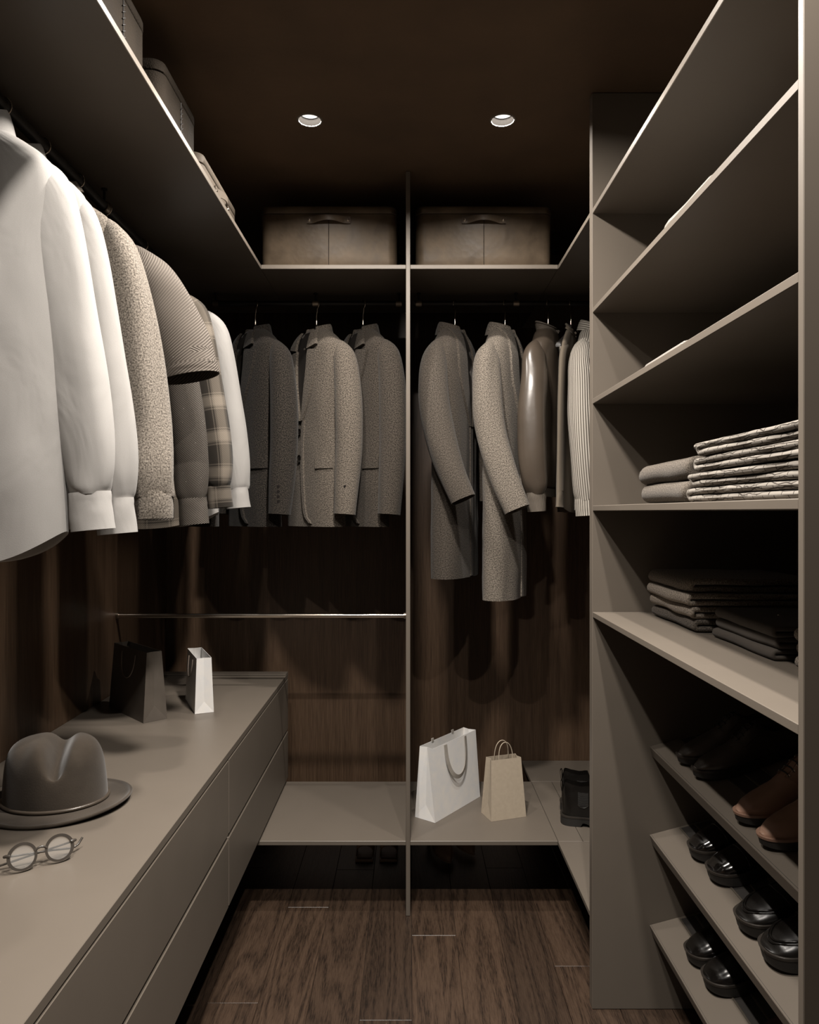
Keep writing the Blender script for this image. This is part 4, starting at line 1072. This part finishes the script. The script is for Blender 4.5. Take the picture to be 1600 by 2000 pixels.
def on_slant(zrel, toe_x, y, yaw=0.0, L=0.285, lift=0.0024):
    """matrix for a shoe on a slanted shelf with its toe at world x = toe_x, pointing down the slope."""
    u = (toe_x - SX0) / math.cos(SLANT)
    m = slant_frame(zrel)
    # shoe x axis (heel to toe) = -u
    return m @ Matrix.Translation((u + L * math.cos(yaw), y + L * math.sin(yaw), lift)) @ Matrix.Rotation(PI + yaw, 4, 'Z')
SG = 'shoes on the slanted shelves'
def derby(label, mtx, mat, n_eye=5, eyelets=True, welt='stitch', lace='lace', L=0.285, hi=H_DERBY, cap=True):
    s = Shoe('derby_shoe', label, SG, mtx, mat, L, W_ALMOND, hi, 0.022, 0.33, welt=welt)
    for sd in (-1, 1):
        A = lambda a: PI / 2 + sd * a
        s.patch('quarter', lambda u, v, A=A: (0.60 - 0.04 * v - (0.60 - 0.04 * v - (0.36 - 0.10 * v)) * u, A(0.16 + 0.05 * (1 - u) + v * 0.62)), mat, 0.0022)
        s.line('facing_edge', [(0.36 + 0.24 * i / 8, A(0.16 + 0.05 * i / 8)) for i in range(9)], 0.0009, M[welt], 0.0025)
        s.line('seam', [(0.600 - 0.022 * i / 6, A(0.20 + 0.40 * i / 6)) for i in range(7)], 0.0008, M[welt], 0.0024)
    for i in range(n_eye):
        t = 0.385 + 0.19 * i / (n_eye - 1)
        s.line('lace', [(t, PI / 2 - 0.30 + 0.60 * q / 8) for q in range(9)], 0.0016, M[lace], 0.0042)
        if eyelets:
            for sd in (-1, 1):
                p = s.point(t, PI / 2 + sd * 0.33, 0.003)
                o = lathe('eyelet', [(0.0016, 0.0006), (0.0026, 0.0012), (0.0036, 0.0)], M['steel'], s.root, 10)
                o.location = p; o.rotation_euler = (-sd * 0.75, 0.5, 0) if True else (0, 0, 0)
    s.patch('tongue', lambda u, v: (0.35 - 0.03 + 0.26 * u, PI / 2 + (v - 0.5) * 0.42), mat, 0.0008, 8, 6)
    s.line('collar_edge', [(0.02 + 0.32 * i / 16, PI / 2 - 0.98 + 0.35 * (i / 16) ** 3) for i in range(17)], 0.0012, mat, 0.0)
    return s
z6, z7, z8 = SHOE_Z
derby('black leather derby shoe, farther of the black pair on the top slanted shelf', on_slant(z6, 0.705, 1.955 - 0.03, 0.05), M['leather_soft'], 5, False)
derby('black leather derby shoe, nearer of the black pair on the top slanted shelf', on_slant(z6, 0.706, 1.868 - 0.045, 0.05), M['leather_soft'], 5, False)
H_BROWN = [(t, h * (1.10 if t < 0.62 else 1.08)) for t, h in H_DERBY]
derby('chestnut brown leather derby shoe with steel eyelets, farther of the brown pair', on_slant(z6, 0.697, 1.62 - 0.055, 0.06), M['leather_brown'], 5, True, 'stitch_brown', hi=H_BROWN)
derby('chestnut brown leather derby shoe cut off by the upright panel, nearer of the brown pair', on_slant(z6, 0.695, 1.519 - 0.065, 0.06), M['leather_brown'], 5, True, 'stitch_brown', hi=H_BROWN)
def loafer(name, label, mtx, mat, style, L=0.275, bulk=1.06, sole=0.028):
    s = Shoe(name, label, SG, mtx, mat, L, W_ROUND, H_LOAFER, sole, 0.44 if style != 'patent' else 0.36, bulk=bulk, lip=0.0028)
    if style == 'apron':
        pts = [(0.62 + 0.30 * math.sin(PI * i / 24) ** 0.6, PI * 0.20 + PI * 0.60 * i / 24) for i in range(25)]
        s.line('apron_seam', pts, 0.0024, mat, 0.0006); s.line('apron_ridge', [(t + 0.022, PI / 2 + (a - PI / 2) * 1.16) for t, a in pts], 0.0020, mat, 0.0004)
    if style in ('apron', 'strap'):
        t0, t1 = (0.52, 0.66) if style == 'apron' else (0.50, 0.64)
        s.patch('strap', lambda u, v: (t0 + (t1 - t0) * u - 0.05 * abs(v - 0.5), 0.42 + (PI - 0.84) * v), mat, 0.0030, 6, 18)
        s.line('strap_edge', [(t1 - 0.05 * abs(i / 18 - 0.5), 0.42 + (PI - 0.84) * i / 18) for i in range(19)], 0.0007, M['stitch'], 0.0032)
    if style == 'patent':
        s.line('toe_seam', [(0.70, 0.12 + (PI - 0.24) * i / 18) for i in range(19)], 0.0011, mat, 0.001)
        for i in range(3):
            t = 0.43 + 0.07 * i; s.line('lace', [(t, PI / 2 - 0.3 + 0.6 * q / 8) for q in range(9)], 0.0015, M['lace'], 0.003)
        for sd in (-1, 1):
            o = lathe('eyelet', [(0.0016, 0.0006), (0.0028, 0.0014), (0.0038, 0.0)], M['steel'], s.root, 10)
            o.location = s.point(0.54, PI / 2 + sd * 0.36, 0.002); o.rotation_euler = (-sd * 0.75, 0.4, 0)
    # outsole line
    w2 = 'stitch'
    return s
loafer('patent_shoe', 'glossy black patent shoe, farther of the pair on the middle slanted shelf', on_slant(z7, 0.726, 1.955 - 0.035, 0.05), M['patent'], 'patent')
loafer('patent_shoe', 'glossy black patent shoe, nearer of the pair on the middle slanted shelf', on_slant(z7, 0.726, 1.846 - 0.045, 0.05), M['patent'], 'patent')
loafer('apron_loafer', 'black leather loafer with ridged apron toe, farther of the pair on the middle slanted shelf', on_slant(z7, 0.706, 1.648 - 0.055, 0.06), M['leather_black'], 'apron', bulk=1.10, sole=0.030)
loafer('apron_loafer', 'black leather loafer with ridged apron toe, nearest the upright on the middle slanted shelf', on_slant(z7, 0.706, 1.547 - 0.068, 0.06), M['leather_black'], 'apron', bulk=1.10, sole=0.030)
M['leather_shine'] = mat_leather('polished_black_leather', (0.006, 0.005, 0.0044), 0.17, 500, 0.0, spec=0.5)
loafer('strap_loafer', 'polished black loafer with plain strap, farther of the pair on the lowest slanted shelf', on_slant(z8, 0.712, 1.940 - 0.035, 0.05), M['leather_shine'], 'strap')
loafer('strap_loafer', 'polished black loafer with plain strap, nearer of the pair on the lowest slanted shelf', on_slant(z8, 0.714, 1.862 - 0.065, 0.05), M['leather_shine'], 'strap')
derby('dark burgundy shoe at the bottom edge of the picture on the lowest slanted shelf', on_slant(z8, 0.735, 1.57, 0.06), M['leather_wine'], 5, False)

# boots on the corner bench
def boot(label, x, y, rz):
    m = Matrix.Translation((x, y, BZ + 0.0005)) @ Matrix.Rotation(rz, 4, 'Z')
    s = Shoe('ankle_boot', label, 'black ankle boots on the corner bench', m, M['leather_black'], 0.285, W_ROUND, H_BOOT, 0.034, 0.36, boot=True, bulk=1.06, cat='boot', heel=0.014, lip=0.0055)
    for sd in (-1, 1):
        A = (lambda a: a) if sd < 0 else (lambda a: PI - a)
        s.patch('elastic_panel', lambda u, v, A=A: (0.20 + 0.13 * u, A(0.34 + 0.60 * v)), M['elastic'], 0.0016, 6, 10)
        s.line('panel_stitch', [(0.265 - 0.07 * math.cos(PI * i / 10), A(0.40 - 0.10 * math.sin(PI * i / 10))) for i in range(11)], 0.0008, M['stitch'], 0.002)
    rows = []
    for i in range(17):
        a = PI * i / 16
        rows.append([(-0.002 - 0.005 * math.sin(a) + 0.003 * (1 - i / 16) + dx, dy, 0.150 + 0.012 * math.sin(a) - 0.040 * (i / 16) + 0.004) for dx, dy in ((0, -0.008), (0.0015, -0.008), (0.0015, 0.008), (0, 0.008))])
    v, f, u = loft(rows, True, True, True); mobj('pull_tab', v, f, M['leather_black'], s.root, u)
    return s
boot('black ankle boot with elastic side panel, nearer of the pair on the corner bench', 0.566, 2.755, -0.20)
boot('black ankle boot, farther of the pair on the corner bench', 0.588, 2.872, -0.16)

# shoes under the bench
W_POINT = [(0.0, 0.0), (0.02, 0.014), (0.08, 0.024), (0.2, 0.027), (0.4, 0.029), (0.6, 0.038), (0.72, 0.039), (0.84, 0.029), (0.93, 0.016), (0.98, 0.006), (1.0, 0.001)]
H_PUMP = [(0.0, 0.055), (0.06, 0.060), (0.2, 0.045), (0.4, 0.036), (0.6, 0.036), (0.68, 0.040), (0.8, 0.036), (0.92, 0.028), (1.0, 0.012)]
def pump(label, toe, rz):
    L = 0.25
    m = Matrix.Translation((toe[0] - L * math.cos(rz), toe[1] - L * math.sin(rz), 0.075)) @ Matrix.Rotation(rz, 4, 'Z') @ Matrix.Rotation(0.245, 4, 'Y')
    s = Shoe('pump_shoe', label, 'nude pumps under the bench', m, M['nude'], L, W_POINT, H_PUMP, 0.006, 0.62, sole_mat='nude', welt='nude', heel=0.0, lip=0.001)
    tube('heel', [(0.030, 0, 0.004), (0.022, 0, -0.03), (0.008, 0, -0.078)], [0.020, 0.011, 0.005], M['nude'], s.root, 12)
    return s
pump('nude pointed pump under the right bench, left one of the pair', (0.162, 2.93), -PI / 2 + 0.32)
pump('nude pointed pump under the right bench, right one of the pair', (0.262, 3.00), -PI / 2 + 0.42)
def mule(label, x, y):
    t = thing('square_mule', label, 'shoe', (x, y, 0.0005), 0, 'square-toed mules under the bench')
    box('sole', -0.036, 0.036, 0, 0.24, 0, 0.012, M['nude'], t, bev=0.003, seg=2)
    box('footbed', -0.032, 0.032, 0.006, 0.236, 0.0122, 0.016, M['leather_wine'], t, bev=0.0015)
    rows = []
    for i in range(13):
        a = PI * i / 12
        y_ = -0.036 * math.cos(a); z_ = 0.010 + 0.044 * math.sin(a) ** 0.6
        rows.append([(y_, 0.035, z_), (y_ * 1.02, 0.095, z_ * 1.18), (y_ * 0.97, 0.095, z_ * 1.18 - 0.003), (y_ * 0.95, 0.035, z_ - 0.003)])
    v, f, u = loft(rows, True, True, True); mobj('band', v, f, M['nude'], t, u)
mule('square-toed mule under the left bench, farther from the dividing panel', -0.182, 2.985)
mule('square-toed mule under the left bench, nearer the dividing panel', -0.085, 2.985)

# ------------------------------------------------------------------ folded clothes
def sheet(path, th, axis, w0, w1, seed=0.0, wave=0.003, nw=14, taper=0.0):
    """a folded cloth: path is a polyline (p, z) through the folds; the cloth is th thick and runs from w0 to w1 across."""
    P = [Vector((a, b)) for a, b in path]; n = len(P); L_, R_ = [], []
    for i in range(n):
        t = (P[min(i + 1, n - 1)] - P[max(i - 1, 0)]).normalized(); nn = Vector((-t.y, t.x))
        L_.append(P[i] + nn * th / 2); R_.append(P[i] - nn * th / 2)
    rings = []
    stations = [(w0 + th * 0.5 * (1 - math.cos(q)), max(0.04, math.sin(q))) for q in (0.0, 0.35, 0.75, 1.15, PI / 2)]
    stations += [(w0 + th * 0.5 + (w1 - w0 - th) * j / nw, 1.0) for j in range(1, nw)]
    stations += [(w1 - th * 0.5 * (1 - math.cos(q)), max(0.04, math.sin(q))) for q in (PI / 2, 1.15, 0.75, 0.35, 0.0)]
    for (w, k) in stations:
        ring = []
        prof = [(P[i] + (L_[i] - P[i]) * k, i) for i in range(n)] + [(P[i] + (R_[i] - P[i]) * k, i) for i in reversed(range(n))]
        lo = abs(w - w0) < th; hi = abs(w - w1) < th
        for q, i in prof:
            c = P[i]
            g = wave * mnoise.noise(Vector((c.x * 9 + seed, w * 9, c.y * 14 + seed)))
            dw = wave * 2.2 * mnoise.noise(Vector((c.x * 14 + seed * 2, c.y * 45, seed)))
            a, z = q.x + g, q.y + g * 0.5; ww = w + (dw if (lo or hi) else 0)
            ring.append(Vector((a, ww, z)) if axis == 'Y' else Vector((ww, a, z)))
        rings.append(ring)
    return loft(rings, True, True, True)
def u_path(front, back, z0, z1, n=8, rev=1):
    """bottom layer from back to front, round bend, top layer to the back."""
    r = (z1 - z0) / 2; d = 1 if back > front else -1; c = front + d * r
    pts = [(back - (back - c) * i / 6, z0) for i in range(7)]
    pts += [(c - d * r * math.sin(PI * i / n), z0 + r - r * math.cos(PI * i / n)) for i in range(1, n)]
    pts += [(c + (back - c) * i / 6, z1) for i in range(7)]
    return pts
FG = 'folded clothes on the shelves'
def clean(geo, zmin):
    v, f, u = geo; dz = zmin - min(p.z for p in v); return [Vector((p.x, p.y, p.z + dz)) for p in v], f, u
def folded(name, label, cat, mat, x0, x1, y0, y1, z, h, seed, layers=2, wave=0.004, axis='Y', sag=0.0, group=FG):
    """folded garment with its rounded fold towards the aisle (-x) or, for axis 'X', towards +y."""
    t = thing(name, label, cat, ((x0 + x1) / 2, (y0 + y1) / 2, z), 0, group)
    th = h / 2 * 0.92; cx, cy = (x0 + x1) / 2, (y0 + y1) / 2
    if axis == 'Y':
        geo = sheet(u_path(x0 - cx + th / 2, x1 - cx, th / 2, h - th / 2), th, 'Y', y0 - cy, y1 - cy, seed, wave)
    else:
        geo = sheet(u_path(y1 - cy - th / 2, y0 - cy, th / 2, h - th / 2), th, 'X', x0 - cx, x1 - cx, seed, wave)
    v, f, u = geo
    v, f, u = clean((v, f, u), 0.0003)
    mobj('cloth', v, f, mat, t, u, angle=60)
    return t
s5 = Z(SH[4]); s4 = Z(SH[3]); s3 = Z(SH[2]); s2 = Z(SH[1])
jn = [('bottom', 'denim_d', 0.663, 0.0), ('third from the top', 'denim_l', 0.655, 0.0), ('second from the top', 'denim_l', 0.646, -0.006), ('top', 'denim_m', 0.655, 0.004)]
zz = s5
for i, (w, m_, x, dy) in enumerate(jn):
    hh = 0.0285 if i < 3 else 0.034
    folded('folded_jeans', ('grey folded jeans, %s in the rough denim stack' % w) if w not in ('top', 'bottom') else ('dark folded jeans, %s of the rough denim stack above the shoes' % w), 'jeans', M[m_], x, x + 0.30, 1.735 + dy, 2.035 + dy, zz + 0.0002, hh, 3.1 * i + 1, wave=0.007)
    zz += hh + 0.0016
zz = s5
for i, w in enumerate(('bottom', 'middle', 'top')):
    t = folded('folded_trousers', 'smooth dark folded trousers, %s of the three beside the jeans' % w, 'trousers', M['twill'], 0.686 + 0.004 * (i % 2), 0.97, 1.402, 1.68 - 0.003 * i, zz + 0.0002, 0.0215, 5.7 * i + 2, wave=0.003)
    if w == 'top':
        for dx in (0.03, 0.09):
            o = lathe('snap', [(0.0004, 0.002), (0.0035, 0.0015), (0.0042, 0.0)], M['steel'], t, 10); o.location = (-0.142 + dx + 0.06, 0.02, 0.0218)
    zz += 0.0221
zz = s5
for i, w in enumerate(('bottom', 'middle', 'top')):
    folded('folded_trousers', 'taupe folded trousers, %s of the stack almost hidden by the upright panel' % w, 'trousers', M['denim_m'], 0.695 + 0.003 * (i % 2), 0.97, 1.03, 1.342, zz + 0.0002, 0.024, 4.3 * i + 3, wave=0.003)
    zz += 0.0246
folded('folded_trousers', 'beige folded trousers, lower of the two left of the quilts', 'trousers', M['linen'], 0.556, 0.86, 1.505, 1.80, s4 + 0.0002, 0.0445, 8.8, wave=0.006)
folded('folded_trousers', 'beige folded trousers, upper of the two left of the quilts', 'trousers', M['linen'], 0.560, 0.86, 1.500, 1.80, s4 + 0.0452, 0.0475, 2.2, wave=0.007)

def quilt(label, y_far, y_near, z, layers, th, seed, x0=0.556, x1=0.90, wrap=True):
    t = thing('folded_quilt', label, 'blanket', ((x0 + x1) / 2, (y_far + y_near) / 2, z), 0, FG)
    cy = (y_far + y_near) / 2; cx = (x0 + x1) / 2
    step = th * 1.12; pts = []
    zc = th / 2; far, near = y_far - cy, y_near - cy
    for l in range(layers):
        a, b = (near, far) if l % 2 == 0 else (far, near)
        inset = 0.0 if l in (0, layers - 1) else 0.018
        a2 = a - math.copysign(step / 2 + (inset if True else 0), a); b2 = b - math.copysign(step / 2 + inset, b)
        pts += [(a2 + (b2 - a2) * i / 10, zc) for i in range(11)]
        if l < layers - 1:
            d = math.copysign(1, b); r = step / 2
            pts += [(b2 + d * r * math.sin(PI * i / 6), zc + r - r * math.cos(PI * i / 6)) for i in range(1, 6)]
        zc += step
    # a gentle crown so that the stack bellies towards its middle
    v, f, u = sheet(pts, th, 'X', x0 - cx, x1 - cx, seed, 0.003)
    v, f, u = clean((v, f, u), 0.0003)
    mobj('cloth', v, f, M['quilt'], t, u, angle=60)
    return t
quilt('pale quilted blanket folded in layers, lower of the two on the shelf', 1.487, 1.02, s4, 4, 0.0128, 1.0)
quilt('pale quilted blanket folded in layers, upper of the two on the shelf', 1.455, 1.02, s4 + 0.0592, 4, 0.0125, 4.0)
folded('folded_sweater', 'white knit folded low near the far side of the second shelf from the top', 'sweater', M['knit_white'], 0.575, 0.88, 1.70, 1.98, s2 + 0.0002, 0.060, 6.1, wave=0.006)
folded('folded_sweater', 'white knit folded thickly, higher one on the second shelf from the top', 'sweater', M['knit_white'], 0.575, 0.88, 1.44, 1.69, s2 + 0.0002, 0.092, 7.7, wave=0.007)
folded('folded_sweater', 'white knit whose fold just peeps over the third shelf from the top', 'sweater', M['knit_white'], 0.575, 0.86, 1.58, 1.84, s3 + 0.0002, 0.046, 9.4, wave=0.005)
